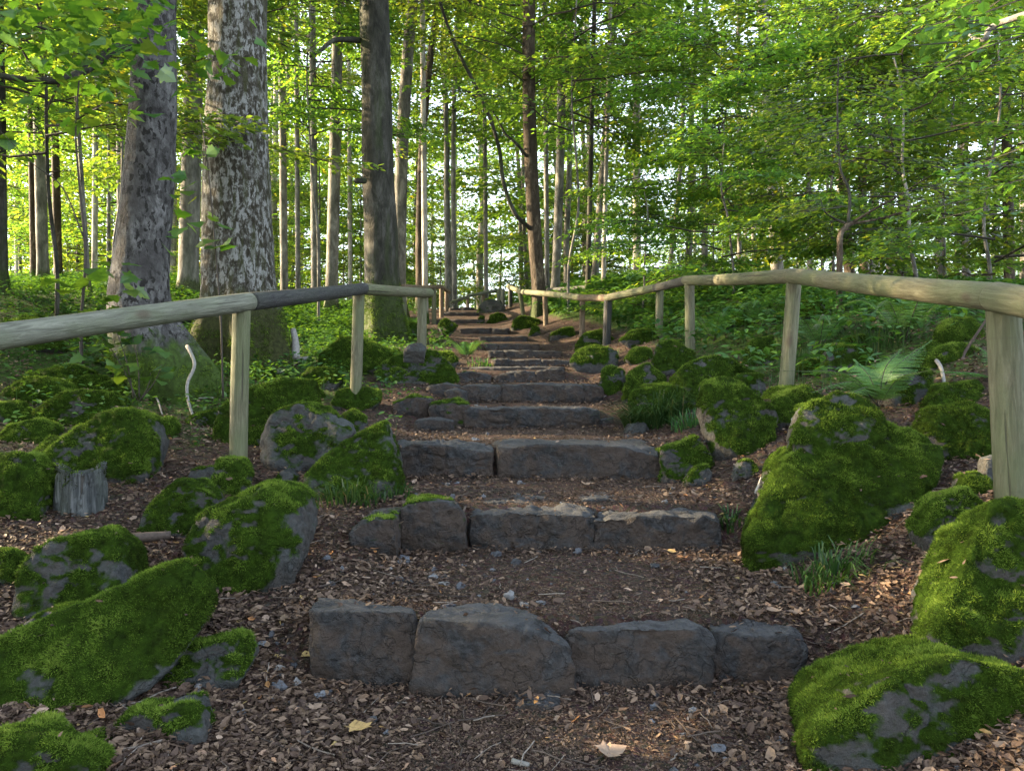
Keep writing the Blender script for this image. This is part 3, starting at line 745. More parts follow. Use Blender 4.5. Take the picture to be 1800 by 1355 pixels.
# ------------------------------------------------------------------ tubes
def tube(pts, rad, seg=12, cap=True, wob=0.0, seed=0, lobes=None):
    pts = np.asarray(pts, float); n = len(pts)
    t = unit(np.gradient(pts, axis=0))
    ref = np.array([1.0, 0, 0]) if abs(t[0][0]) < .9 else np.array([0, 0, 1.0])
    u = unit(np.cross(t, np.cross(np.broadcast_to(ref, t.shape), t)))
    v = np.cross(t, u)
    th = np.linspace(0, 2 * np.pi, seg, endpoint=False)
    rad = np.broadcast_to(np.asarray(rad, float), (n,))
    R = np.repeat(rad[:, None], seg, 1)
    if wob:
        q = np.stack([np.cos(th)[None] * np.ones((n, 1)), np.sin(th)[None] * np.ones((n, 1)), np.broadcast_to((np.cumsum(np.r_[0, np.linalg.norm(np.diff(pts, axis=0), axis=1)]) / (rad.mean() * 2.5))[:, None], (n, seg))], 2).reshape(-1, 3)
        R = R * (1 + wob * fbm(q * 1.6 + seed, 3, seed).reshape(n, seg))
    if lobes is not None:
        R = R * lobes(th[None], np.arange(n)[:, None])
    V = pts[:, None] + R[..., None] * (np.cos(th)[None, :, None] * u[:, None] + np.sin(th)[None, :, None] * v[:, None])
    V = V.reshape(-1, 3)
    a = (np.arange(n - 1)[:, None] * seg + np.arange(seg)[None]).ravel()
    b = (np.arange(n - 1)[:, None] * seg + (np.arange(seg)[None] + 1) % seg).ravel()
    F = np.stack([a, b, b + seg, a + seg], 1)
    Fs = [F]
    if cap:
        V = np.concatenate([V, pts[:1], pts[-1:]])
        i = np.arange(seg); j = (i + 1) % seg
        Fs.append(np.concatenate([np.stack([j, i, np.full(seg, n * seg)], 1), np.stack([i + (n - 1) * seg, j + (n - 1) * seg, np.full(seg, n * seg + 1)], 1)]))
    return V, Fs

def resample(pts, k):
    """smooth Catmull-Rom through rows of pts (any columns)"""
    pts = np.asarray(pts, float); n = len(pts)
    e = np.concatenate([2 * pts[:1] - pts[1:2], pts, 2 * pts[-1:] - pts[-2:-1]])
    out = []
    for i in range(n - 1):
        p0, p1, p2, p3 = e[i], e[i + 1], e[i + 2], e[i + 3]
        for s in np.linspace(0, 1, k, endpoint=False):
            out.append(.5 * (2 * p1 + (p2 - p0) * s + (2 * p0 - 5 * p1 + 4 * p2 - p3) * s * s + (3 * p1 - p0 - 3 * p2 + p3) * s ** 3))
    out.append(pts[-1])
    return np.array(out)

# ------------------------------------------------------------------ handrails
def pole(name, a, b, r0, r1, mat, parent, seed, label=None, over=0.0):
    a, b = np.asarray(a, float), np.asarray(b, float)
    L = np.linalg.norm(b - a); n = max(8, int(L / .05))
    tt = np.concatenate([[0, .004, .012], np.linspace(.03, L - .03, n), [L - .012, L - .004, L]])
    rr = r0 + (r1 - r0) * tt / L
    ends = np.minimum(tt, L - tt)
    rr = rr * np.where(ends < .001, .90, np.where(ends < .006, .955, np.where(ends < .02, .985, 1)))
    pts = np.stack([np.zeros(len(tt)), np.zeros(len(tt)), tt], 1)
    bend = np.sin(tt / L * np.pi) * .003 * L
    pts[:, 0] += bend * math.cos(seed); pts[:, 1] += bend * math.sin(seed)
    V, Fs = tube(pts, rr, 28, True, .028, seed)
    me = mesh_np(name, V, Fs, True, None, [mat])
    o = link(name, me, parent)
    q = Vector(b - a).to_track_quat('Z', 'X')
    o.rotation_mode = 'QUATERNION'; o.rotation_quaternion = q
    o.location = Vector(a) - Vector(parent.location)
    if label: o['label'] = label
    return o

def railing(loc, label, rails, posts, seed):
    root = empty('wooden_handrail', loc, label, 'handrail')
    for k, (a, b, ra, rb, mat, lab) in enumerate(rails):
        pole('rail', P(*a), P(*b), ra, rb, mat, root, seed + k, lab)
    for k, (top, bot, d, r, mat, lab) in enumerate(posts):
        t_, b_ = P(*top, d), P(*bot, d)
        b_ = np.array([b_[0], b_[1], min(b_[2], Hp(b_[0], b_[1]) - .0) - .12])
        pole('post', b_, t_, r * 1.02, r, mat, root, seed + 50 + k, lab)
    return root
R_ = .055
railing(tuple(P(425, 800, 4.5)), 'weathered round pole handrail on posts along the left side of the steps',
        [((-330, 640, 2.72), (441, 530, 4.55), .056, .054, M_WOODG, 'weathered grey-green rail'),
         ((443, 530, 4.56), (641, 507, 7.05), .053, .052, M_WOODD, 'dark blackish rail'),
         ((639, 508, 7.0), (756, 515, 8.85), .052, .052, M_WOOD, None)],
        [((425, 540), (418, 800), 4.52, .050, M_WOOD, None), ((631, 512), (624, 683), 7.02, .051, M_WOOD, None), ((742, 516), (740, 605), 8.75, .052, M_WOOD, None),
         ((-310, 640), (-310, 900), 2.78, .05, M_WOODG, None)], 1)
railing(tuple(P(1385, 690, 5.8)), 'weathered round pole handrail on many posts along the right side, reaching the crest',
        [((2150, 598, 2.2), (1745, 521, 3.16), .060, .060, M_WOOD, None),
         ((1747, 522, 3.16), (1392, 485, 5.72), .057, .055, M_WOOD, None),
         ((1393, 485, 5.7), (1205, 493, 8.9), .054, .053, M_WOOD, None),
         ((1206, 493, 8.92), (1153, 506, 10.6), .053, .054, M_WOODD, 'dark short rail'),
         ((1154, 506, 10.6), (1066, 524, 11.6), .055, .055, M_WOOD, None),
         ((1068, 524, 11.6), (1020, 524, 13.0), .055, .055, M_WOODB, None),
         ((1021, 523, 13.0), (915, 513, 17.0), .055, .055, M_WOOD, None),
         ((916, 514, 17.0), (893, 503, 20.5), .055, .055, M_WOOD, None)],
        [((1763, 530), (1783, 890), 3.2, .063, M_WOOD, 'thick nearest post'), ((2120, 625), (2130, 1000), 2.28, .058, M_WOOD, None), ((1396, 492), (1377, 690), 5.75, .052, M_WOOD, None), ((1212, 497), (1214, 615), 8.8, .054, M_WOOD, None),
         ((1160, 508), (1158, 600), 10.65, .052, M_WOOD, None), ((1069, 527), (1066, 600), 11.6, .06, M_WOODD, 'dark brown post'), ((1024, 525), (1023, 593), 12.9, .046, M_WOODB, None),
         ((958, 518), (960, 577), 15.3, .048, M_WOODB, None), ((914, 515), (922, 557), 17.0, .048, M_WOOD, 'pale leaning post'),
         ((897, 506), (897, 546), 20.3, .055, M_WOODD, None)], 20)
railing(tuple(P(780, 530, 19.0)), 'distant handrail curving left at the top of the steps',
        [((709, 504, 13.5), (752, 507, 15.5), .05, .05, M_WOODB, None), ((745, 506, 15.5), (776, 504, 18.5), .05, .05, M_WOODB, None), ((775, 504, 18.5), (790, 514, 21.5), .05, .05, M_WOODB, None)],
        [((709, 505), (709, 552), 13.5, .055, M_WOOD, None), ((763, 507), (763, 535), 17, .05, M_WOOD, None), ((776, 506), (776, 534), 18.6, .05, M_WOODB, None), ((785, 511), (785, 533), 20.5, .05, M_WOODB, None)], 60)
railing(tuple(P(845, 520, 23)), 'far rail crossing behind the crest of the path with thin posts',
        [((793, 532, 22), (822, 522, 23.5), .05, .05, M_WOOD, 'sunlit rail'), ((821, 521, 23.5), (878, 510, 24), .05, .05, M_WOODG, None)],
        [((822, 522), (822, 545), 23.5, .05, M_WOODB, None), ((850, 515), (850, 545), 23.8, .05, M_WOODB, None), ((877, 509), (877, 545), 23.9, .06, M_WOODG, None), ((884, 508), (884, 545), 23.0, .06, M_WOODG, None)], 80)
railing(tuple(P(1000, 510, 19)), 'dark rail behind the mossy brown trunk right of the crest',
        [((962, 510, 19.5), (1034, 505, 18.0), .05, .05, M_WOODD, None)],
        [((964, 510), (964, 560), 19.4, .05, M_WOODD, None), ((1028, 506), (1028, 560), 18.2, .05, M_WOODD, None)], 90)

# ------------------------------------------------------------------ leaves
SH = {
    'rhomb': (np.array([(0, 0, 0), (.45, .32, .06), (1, 0, -.04), (.45, -.32, .06)]), np.array([(0, 1, 2), (0, 2, 3)])),
    'beech': (np.array([(0, 0, 0), (.3, .26, .05), (.68, .22, .03), (1, 0, -.08), (.68, -.22, .03), (.3, -.26, .05)]), np.array([(0, 3, 2, 1), (0, 5, 4, 3)])),
}
_mo = [(0, 0), (.05, .30), (-.02, .50), (.22, .42), (.42, .62), (.48, .34), (.62, .36), (1, 0)]
_ml = [(x, y, .10 * abs(y) - .12 * x * x) for x, y in _mo] + [(x, -y, .10 * abs(y) - .12 * x * x) for x, y in _mo[1:-1]][::-1]
_ml = np.array([(.3, 0, 0)] + _ml)
SH['maple'] = (_ml, np.array([(0, i, i + 1) for i in range(1, len(_ml) - 1)] + [(0, len(_ml) - 1, 1)]))

def leaf_arrays(pos, fwd, up, size, shape, rs):
    T, Fc = SH[shape]
    k = len(pos)
    f = unit(fwd); s = unit(np.cross(up, f)); u = np.cross(f, s)
    sz = np.broadcast_to(np.asarray(size, float), (k,))[:, None, None]
    V = pos[:, None] + sz * (T[None, :, :1] * f[:, None] + T[None, :, 1:2] * s[:, None] + T[None, :, 2:] * u[:, None])
    F = (Fc[None] + (np.arange(k) * len(T))[:, None, None]).reshape(-1, Fc.shape[1])
    return V.reshape(-1, 3), F, len(Fc)

def spray(o, az, L, rs, n, wide=.42, droop=.22, tilt=.0):
    """positions, forward and up vectors of one flat leafy twig"""
    t = rs.uniform(.05, 1, n)
    s = rs.uniform(-1, 1, n) * wide * L * (1.05 - .75 * t) 
    c, sn = math.cos(az), math.sin(az)
    x = t * L; z = tilt * x - droop * t * t * L - .12 * np.abs(s) + rs.normal(0, .02, n)
    pos = o + np.stack([c * x - sn * s, sn * x + c * s, z], 1)
    a = az + np.sign(s) * rs.uniform(.2, 1.2, n)
    fwd = np.stack([np.cos(a), np.sin(a), rs.normal(-.22, .28, n)], 1)
    up = np.stack([rs.normal(0, .33, n), rs.normal(0, .33, n), np.ones(n)], 1)
    return pos, fwd, up

class Crown:
    def __init__(s, seed): s.rs = np.random.default_rng(seed); s.P = []; s.Fw = []; s.U = []; s.S = []; s.B = []; s.R = []
    def add(s, p, f, u, size, tone=None):
        s.P.append(p); s.Fw.append(f); s.U.append(u); s.S.append(np.full(len(p), size) * s.rs.uniform(.7, 1.25, len(p)))
        s.R.append(np.clip((s.rs.normal(.45, .12) if tone is None else tone) + s.rs.normal(0, .2, len(p)), 0, 1))
    def twig(s, pts, r0, r1, seg=4):
        s.B.append((np.asarray(pts, float), np.linspace(r0, r1, len(pts)), seg))
    def branch(s, o, az, L, rise, nspray, nleaf, size, twl=.7, sag=.35, r=.018, wide=.42):
        rs = s.rs
        t = np.linspace(0, 1, 6)
        a = az + .25 * rs.normal() * t
        pts = np.stack([o[0] + np.cos(a) * t * L, o[1] + np.sin(a) * t * L, o[2] + rise * L * t - sag * L * t * t * .6], 1)
        pts[1:-1] += rs.normal(0, .02 * L, (4, 3))
        s.twig(pts, r, .003)
        for k in range(nspray):
            tt = .28 + .72 * (k + .5) / nspray
            q = np.array([np.interp(tt, t, pts[:, i]) for i in range(3)])
            sa = az + (1 if k % 2 else -1) * rs.uniform(.35, 1.0) * (1.1 - .6 * tt)
            l = twl * rs.uniform(.7, 1.25)
            p_, f_, u_ = spray(q, sa, l, rs, nleaf, wide)
            s.add(p_, f_, u_, size)
            s.twig(np.stack([q, q + np.array([math.cos(sa), math.sin(sa), -.1]) * l * .8]), .006, .002, 3)
    def mesh(s, name, leafm, twigm, shape):
        p, f, u, z = (np.concatenate(a) for a in (s.P, s.Fw, s.U, s.S))
        V, F, per = leaf_arrays(p, f, u, z, shape, s.rs)
        rnd = np.repeat(np.concatenate(s.R), per)
        Vs, Fq, Ft = [V], [], []
        (Fq if F.shape[1] == 4 else Ft).append(F)
        off = len(V); nleaf = len(F); nt_ = 0
        tw = []
        for pts, r, seg in s.B:
            v, fs = tube(pts, r, seg, False)
            Vs.append(v); tw.append(fs[0] + off); off += len(v)
        twf = np.concatenate(tw) if tw else np.zeros((0, 4), int)
        allF = [F, twf]
        mi = np.r_[np.zeros(len(F), int), np.ones(len(twf), int)]
        rn = np.r_[rnd, np.full(len(twf), .4)]
        return mesh_np(name, np.concatenate(Vs), allF, False, {'rnd': ('FACE', rn)}, [leafm, twigm], mi)

def crown_mesh(seed, h, bl, nb, ns, nl, size, shape='rhomb', twl=.75, taper=.5, rise=.25, rad0=0.0, wide=.42):
    c = Crown(seed); rs = c.rs
    for k in range(nb):
        z = h * (k + rs.random()) / nb
        az = rs.uniform(0, 2 * math.pi)
        L = bl * rs.uniform(.6, 1.25) * (1 - taper * (z / h))
        c.branch(np.array([0, 0, z]), az, L, rise * rs.uniform(.3, 1.5), ns, nl, size, twl, r=.006 + .0042 * L, wide=wide)
    return c.mesh('crown', M_LEAF, M_SPRIG, shape)
CR_UNDER = [crown_mesh(200 + i, 5.0, 2.3, 26, 8, 31, .092, 'rhomb', .85, .45) for i in range(4)]      # layered low foliage
CR_TALL = [crown_mesh(220 + i, 10.0, 3.6, 40, 9, 28, .105, 'rhomb', 1.05, .5, .35) for i in range(4)]   # upper canopy
CR_NEAR = [crown_mesh(240 + i, 3.2, 1.9, 26, 11, 36, .078, 'beech', .66, .4, .3) for i in range(3)]      # young beeches close to the path
CR_FAR = [crown_mesh(260 + i, 13.0, 3.6, 34, 8, 22, .20, 'rhomb', 1.5, .3, .3) for i in range(3)]       # far trees

# ------------------------------------------------------------------ trees
def trunk_mesh(name, pts, rad, mat, seg, seed, flare=0.0, wob=.06, mossh=0.0, nb=5, mossamt=0.0):
    """pts, rad along the trunk from below ground up, relative to its base"""
    k = max(3, int(160 / len(pts))) if seg >= 48 else 4
    a = resample(np.concatenate([pts, rad[:, None]], 1), k)
    p, r = a[:, :3], np.maximum(a[:, 3], .004)
    z = p[:, 2]
    ph = seed * 1.7
    lob = None
    if flare > 0:
        fz = np.exp(-np.clip(z, 0, None) / (flare * 1.4))
        lob = lambda th, i: 1 + fz[i] * (.16 * np.cos(nb * th + ph) + .09 * np.cos((nb - 2) * th + 2 * ph))
    V, Fs = tube(p, r, seg, True, wob, seed, lob)
    mo = np.zeros(len(V))
    n = len(p)
    zz = V[:, 2]
    if mossh > 0:
        mo = np.clip(1.1 - zz / mossh, 0, 1) * .95 + mossamt
    return V, Fs, mo

def moss_on(V, Fs, mo, seed, dist, dens=1.0):
    F = np.concatenate([Fs[0][:, [0, 1, 2]], Fs[0][:, [0, 2, 3]]])
    n = vnormals(V, F)
    seg_ = int(Fs[0][1, 0] - Fs[0][0, 0] and (Fs[0][0, 3] - Fs[0][0, 0]))
    m_ = (len(V) // seg_) * seg_
    cen = V[:m_].reshape(-1, seg_, 3).mean(1).repeat(seg_, 0)
    if ((V[:m_] - cen) * n[:m_]).sum() < 0: n = -n
    mk = np.clip(mo - .12 + .75 * fbm(V * 4, 4, seed), 0, 1)
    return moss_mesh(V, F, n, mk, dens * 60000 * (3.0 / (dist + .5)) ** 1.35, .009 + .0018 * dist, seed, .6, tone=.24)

def big_tree(name, spec, d, mat, label, seed, cat='tree', group=None, seg=72, flare=.3, mossh=.0, top=15.0, crown=None, wob=.05, zc=7.0, mossamt=0.0, mossgeo=False, nb=5, hold=0.0):
    """spec: (centre px, py, width px) from top of view to the ground, all at distance d"""
    rows = []
    for (cx, py, wd) in spec[::-1]:
        q = P(cx, py, d); rows.append([*q, wd / FPX * d / 2])
    rows = np.array(rows)
    base = np.array([rows[0, 0], d, Hp(rows[0, 0], d)])
    r0 = rows[0].copy(); r0[2] = min(r0[2], base[2]) - .25; r0[3] *= 1.08
    t0 = rows[-1].copy(); sl_ = (rows[-1] - rows[-3]) / max(rows[-1, 2] - rows[-3, 2], .1)
    up = []
    z = t0[2]
    while z < top:
        z += 2.5
        q = t0 + sl_ * (z - t0[2]) * .6; q[2] = z; q[3] = max(t0[3] * (1 - .6 * (z - t0[2]) / (top - t0[2] + .1)), .03)
        up.append(q)
    rows = np.concatenate([[r0], rows, np.array(up).reshape(-1, 4)])
    root = empty(name, base, label, cat, group)
    V, Fs, mo = trunk_mesh('trunk', rows[:, :3] - base, rows[:, 3], mat, seg, seed, flare, wob, mossh, nb, mossamt)
    link('trunk', mesh_np('trunk', V, Fs, True, {'moss': ('POINT', mo)}, [mat]), root)
    if mossgeo:
        mm = moss_on(V, Fs, mo, seed, d)
        if mm: link('moss', mm, root)
    if crown is not None:
        c = link('crown', crown, root)
        tp = rows[-1]
        c.location = (tp[0] * .5 + rows[-3][0] * .5 - base[0], 0, zc - base[2])
        c.rotation_euler = (0, 0, seed)
    return root, rows

def limb(root, pts, r0, r1, mat, seg=10, name='limb', seed=3):
    base = np.array(root.location)
    p = resample(np.asarray(pts, float), 6) - base
    V, Fs = tube(p, np.linspace(r0, r1, len(p)), seg, True, .12, seed)
    return link(name, mesh_np(name, V, Fs, True, {'rnd': ('FACE', np.full(sum(len(f) for f in Fs), .3)), 'moss': ('POINT', np.zeros(len(V)))}, [mat]), root)

T1, _ = big_tree('beech_tree', [(276, 0, 64), (271, 150, 76), (263, 300, 83), (255, 400, 87), (247, 470, 94), (246, 540, 104), (262, 600, 124), (290, 650, 128), (322, 695, 122)], 7.0, M_BARK_SPOT,
                 'large grey trunk peppered with black spots, its mossy foot leaning right behind the left rail', 11, seg=96, flare=.30, mossh=.80, crown=CR_TALL[0], mossgeo=True)
T2, _ = big_tree('maple_tree', [(418, 0, 97), (417, 150, 102), (416, 300, 112), (419, 450, 122), (422, 510, 128), (426, 550, 146), (427, 600, 163), (428, 645, 176)], 9.0, M_BARK_PATCH,
                 'thickest trunk, with flaking pale bark, brown moss and a bright mossy root', 12, seg=96, flare=.45, mossh=1.3, crown=CR_TALL[1], mossgeo=True, wob=.07, nb=6)
T3, _ = big_tree('beech_tree', [(658, 0, 51), (662, 150, 52), (664, 300, 55), (669, 400, 58), (671, 480, 61), (675, 540, 66), (680, 592, 80)], 13.0, M_BARK_DARK,
                 'tall dark trunk with sun flecks on its left side behind the second left post', 13, seg=64, flare=.4, mossh=1.4, crown=CR_TALL[2], mossgeo=True, mossamt=.1)
limb(T1, [P(240, 78, 6.9), P(205, 82, 6.6), P(170, 110, 6.3), P(120, 138, 6.1), P(60, 142, 6.0), P(0, 133, 5.9), P(-70, 118, 5.8)], .045, .016, M_BARK_DARK, name='limb')
limb(T1, [P(240, 86, 6.9), P(215, 90, 6.7), P(180, 84, 6.4), P(130, 66, 6.2), P(60, 45, 6.0), P(0, 20, 5.9)], .022, .006, M_BARK_DARK, name='limb')
limb(T3, [P(640, 72, 13), P(610, 70, 12.8), P(585, 72, 12.6), P(565, 88, 12.4), P(545, 100, 12.2)], .055, .02, M_BARK_DARK)
limb(T3, [P(640, 318, 12.7), P(626, 318, 12.4)], .05, .04, M_BARK_DARK, name='branch_stub')

BG = 'trunks of the forest behind'
def bgtree(top, bot, wd, d, mat, label, seed, crown=None, zc=None, name='beech_tree', bend=0, flare=.15, group=BG, th=14):
    """top: px at the upper frame edge, bot: px at ground"""
    zb = Hp((bot - 900) / FPX * d, d)
    if zc and bot < 880 and d >= 16: zc = max(zc, 9.0)
    pyb = 677.5 - (zb - CAMZ) * FPX / d
    sp = []
    for k, f in enumerate((0, .25, .5, .75, .93, 1)):
        x = top + (bot - top) * f + bend * math.sin(f * math.pi)
        sp.append((x, -40 + (pyb + 40) * f, wd * (.82 + .18 * f) * (1.35 if f == 1 else 1)))
    return big_tree(name, sp, d, mat, label, seed, 'tree', group, 20 if wd > 14 else 12, flare, .5, th + d * .1, crown, .04, zc if zc else zb + 5.0)

und = lambda k: CR_UNDER[k % 4]
tal = lambda k: CR_TALL[k % 4]
bgtree(345, 330, 36, 14, M_BARK_GREY, 'grey trunk seen between the spotted trunk and the thickest one', 21, tal(0), 6.5)
bgtree(728, 702, 24, 18, M_BARK_GREY, 'grey trunk just right of the tall dark trunk, lit along its left edge', 22, tal(1), 7.5, bend=-8)
bgtree(775, 738, 14, 20, M_BARK_BROWN, 'slim brown trunk curving up right beside the left rail end', 23, und(2), 6.2, bend=-14)
bgtree(742, 748, 11, 17, M_BARK_PALE, 'slim pale straight trunk rising above the left rail end', 24, und(1), 6.5)
bgtree(782, 786, 8, 24, M_BARK_GREY, 'left one of the twin slim trunks above the crest', 25, und(0), 8)
bgtree(806, 800, 9, 24.5, M_BARK_GREY, 'right one of the twin slim trunks above the crest', 26, und(3), 7.5, bend=-6)
bgtree(850, 855, 8, 27, M_BARK_GREY, 'slim grey trunk alone in the bright gap over the crest', 27, und(1), 9)
T9, _ = bgtree(930, 950, 26, 16.5, M_BARK_BROWN, 'dark mossy brown trunk with a long curved limb, right of the crest', 28, tal(3), 7.0, bend=-8)
limb(T9, [P(932, 402, 16.4), P(905, 375, 16.2), P(885, 320, 16), P(878, 265, 15.9), P(862, 210, 15.8), P(835, 150, 15.7), P(805, 90, 15.6), P(785, 40, 15.5), P(766, -20, 15.4)], .045, .028, M_BARK_DARK)
limb(T9, [P(926, 275, 16.4), P(905, 250, 16.2), P(888, 235, 16.2), P(872, 205, 16.1), P(850, 180, 16), P(800, 150, 15.9), P(740, 120, 15.7)], .032, .010, M_BARK_DARK)
bgtree(986, 975, 16, 20, M_BARK_GREY, 'medium grey trunk right of the mossy brown trunk', 29, tal(0), 7.5, bend=5)
bgtree(957, 962, 9, 22, M_BARK_GREY, 'slim grey trunk half hidden behind the mossy brown trunk', 30, und(2), 8)
bgtree(1046, 1033, 9, 18, M_BARK_DARK, 'slim dark trunk, left of a group of three', 31, und(3), 6.5)
bgtree(1084, 1044, 13, 20, M_BARK_GREY, 'leaning grey trunk in the middle of a group of three', 32, und(0), 7)
bgtree(1074, 1060, 8, 17.5, M_BARK_PALE, 'slim pale trunk, right of a group of three', 33, und(1), 6)
bgtree(1118, 1120, 15, 22, M_BARK_PALE, 'pale trunk lit by warm sun above the dark post', 34, tal(2), 9)
bgtree(1195, 1172, 8, 20, M_BARK_GREY, 'thin crooked trunk in front of dense leaves right of the pale sunlit trunk', 35, und(2), 5.5, bend=16)
bgtree(1338, 1368, 22, 20, M_BARK_PALE, 'stout sunlit trunk behind the second right post', 36, tal(1), 7.5)
bgtree(1298, 1300, 8, 22, M_BARK_GREY, 'thin trunk left of the stout sunlit trunk', 37, und(0), 6)
bgtree(1462, 1495, 18, 19, M_BARK_BROWN, 'brown trunk behind the crooked sapling', 38, tal(3), 7)
bgtree(1508, 1520, 15, 20, M_BARK_BROWN, 'dark trunk right of the crooked sapling', 39, und(1), 5.0)
bgtree(1596, 1585, 16, 18, M_BARK_DARK, 'dark trunk amid leaves above the fern', 40, und(2), 4.6)
bgtree(1636, 1655, 13, 21, M_BARK_GREY, 'grey trunk above the moss dome at right', 41, tal(0), 6.5)
bgtree(1690, 1700, 14, 23, M_BARK_GREY, 'pale grey trunk near the right edge', 42, und(3), 5.2)
bgtree(1765, 1775, 18, 19, M_BARK_BROWN, 'brown trunk above the nearest right post', 43, und(0), 4.6)
bgtree(1240, 1238, 12, 26, M_BARK_GREY, 'grey trunk between the pale sunlit and stout trunks', 44, und(3), 6.5)
bgtree(-8, -2, 30, 10, M_BARK_DARK, 'trunk at the left edge with a green mossy foot', 45, tal(1), 5.5, flare=.4)
bgtree(62, 76, 20, 15, M_BARK_GREY, 'grey trunk at far left, middle of a close cluster', 46, tal(2), 6.0)
bgtree(50, 60, 12, 15.6, M_BARK_BROWN, 'slim trunk at far left, left of a close cluster', 47, und(1), 5.0)
bgtree(90, 103, 14, 15.8, M_BARK_BROWN, 'brown trunk at far left, right of a close cluster', 48, und(0), 5.4)
bgtree(120, 158, 7, 11, M_BARK_GREY, 'thin leaning sapling left of the spotted trunk', 49, CR_NEAR[0], 4.3, name='sapling', flare=0)
bgtree(170, 166, 10, 20, M_BARK_PALE, 'pale slim trunk left of the spotted trunk', 50, und(2), 6)
bgtree(494, 500, 14, 18, M_BARK_GREY, 'grey trunk just right of the thickest trunk', 51, und(3), 6.5)
bgtree(520, 524, 9, 23, M_BARK_GREY, 'thin trunk left of two medium ones between thickest and dark trunks', 52, und(0), 7)
bgtree(548, 554, 14, 21, M_BARK_GREY, 'medium trunk midway between the thickest and the dark trunk', 53, tal(3), 7.5)
bgtree(596, 582, 22, 18, M_BARK_GREY, 'stout grey trunk left of the tall dark trunk', 54, tal(0), 7)
bgtree(612, 616, 8, 25, M_BARK_PALE, 'thin pale trunk close to the dark trunk on its left', 55, und(1), 8)
bgtree(205, 212, 9, 22, M_BARK_GREY, 'thin trunk half hidden behind the spotted trunk', 56, und(2), 7)
bgtree(1415, 1425, 10, 24, M_BARK_GREY, 'thin trunk between the stout sunlit one and the crooked sapling', 57, und(1), 6)

# far forest: copies of two prototypes
def far_proto(seed, r, mat):
    root = empty('beech_tree', (0, 0, 0), 'slender trunk deep in the sunlit forest behind the crest', 'tree', 'far trees of the forest')
    z = np.linspace(-.5, 17, 8); rs = np.random.default_rng(seed)
    pts = np.stack([np.cumsum(rs.normal(0, .10, 8)), np.cumsum(rs.normal(0, .10, 8)), z], 1)
    V, Fs, mo = trunk_mesh('trunk', pts, np.linspace(r, r * .5, 8), mat, 10, seed, .15, .04, .5)
    link('trunk', mesh_np('trunk', V, Fs, True, {'moss': ('POINT', mo)}, [mat]), root)
    c = link('crown', CR_FAR[seed % 3], root); c.location = (pts[4][0], pts[4][1], 5.0)
    if seed == 2: c.location[2] = 1.2
    return root
protos = [far_proto(0, .13, M_BARK_GREY), far_proto(1, .18, M_BARK_PALE), far_proto(2, .10, M_BARK_GREY)]
for c_ in protos[2].children:
    if c_.name.startswith('crown'): c_.scale = (1, 1, .9)
def dup(o, loc, rz, sc):
    r = o.copy(); COL.objects.link(r); r.location = loc; r.rotation_euler = (0, 0, rz); r.scale = (sc, sc, sc)
    for ch in o.children:
        c = ch.copy(); COL.objects.link(c); c.parent = r
    return r
rs = np.random.default_rng(92)
bush = []
while len(bush) < 46:
    y = rs.uniform(24, 46); x = rs.uniform(-.66, .68) * y
    if abs(x + .07 * y) < 1.0 and y < 30: continue
    if all((x - a) ** 2 + (y - b) ** 2 > 4 for a, b in bush): bush.append((x, y))
def far_bush(k, x, y):
    root = empty('young_beech', (x, y, Hp(x, y)), 'small leafy young beech deep in the forest beyond the crest', 'young tree', 'young beeches deep in the forest')
    z = np.linspace(-.3, 4.5, 5)
    V, Fs, mo = trunk_mesh('trunk', np.stack([0 * z, 0 * z, z], 1), np.linspace(.05, .02, 5), M_BARK_GREY, 8, 5, 0, .04)
    link('trunk', mesh_np('trunk', V, Fs, True, {'moss': ('POINT', mo)}, [M_BARK_GREY]), root)
    c = link('crown', CR_UNDER[k % 4], root); c.location = (0, 0, .4)
    return root
bproto = [far_bush(k, *bush[k]) for k in range(4)]
for k, (x, y) in enumerate(bush[4:]):
    dup(bproto[k % 4], (x, y, Hp(x, y)), rs.uniform(0, 6.28), rs.uniform(.8, 1.5))
rs = np.random.default_rng(91)
spots = []
while len(spots) < 150:
    y = rs.uniform(24, 62) if len(spots) < 80 else rs.uniform(55, 100); x = rs.uniform(-.68, .68) * y
    if abs(x + .06 * y) < .012 * y and y < 45: continue
    if all((x - a) ** 2 + (y - b) ** 2 > 3.2 for a, b in spots): spots.append((x, y))
for k, (x, y) in enumerate(spots):
    zc = float(H(np.array([x]), np.array([y]))[0])
    if k < 3:
        protos[k].location = (x, y, zc); protos[k].rotation_euler = (0, 0, k)
    else:
        dup(protos[k % 3], (x, y, zc), rs.uniform(0, 6.28), rs.uniform(.85, 1.2))

# young beeches close on the right, layered leaves
def sapling(px, d, hpx_base, label, seed, crown, zc, r=.03, lean=0, sc=1.0, name='young_beech', cat='young tree', group='young beeches among the big trees', mat=None):
    x = (px - 900) / FPX * d
    zb = Hp(x, d)
    root = empty(name, (x, d, zb), label, cat, group)
    h = zc - zb + 2.6 * sc
    rs = np.random.default_rng(seed)
    z = np.linspace(-.1, h, 8)
    pts = np.stack([np.cumsum(rs.normal(0, .05, 8)) + lean * z / h, np.cumsum(rs.normal(0, .05, 8)), z], 1); pts[:2, :2] = 0
    V, Fs, mo = trunk_mesh('trunk', pts, np.linspace(r, r * .35, 8), M_SPRIG, 10, seed, 0, .06)
    link('trunk', mesh_np('trunk', V, Fs, True, {'moss': ('POINT', mo)}, [mat or M_BARK_GREY]), root)
    c = link('crown', crown, root); c.location = (pts[4, 0], pts[4, 1], zc - zb); c.rotation_euler = (0, 0, seed * 1.3); c.scale = (sc, sc, sc)
    return root
sapling(1290, 12.5, 0, 'young beech with layered leaves right of the two close posts', 61, CR_NEAR[0], 2.6, .025, sc=1.15)
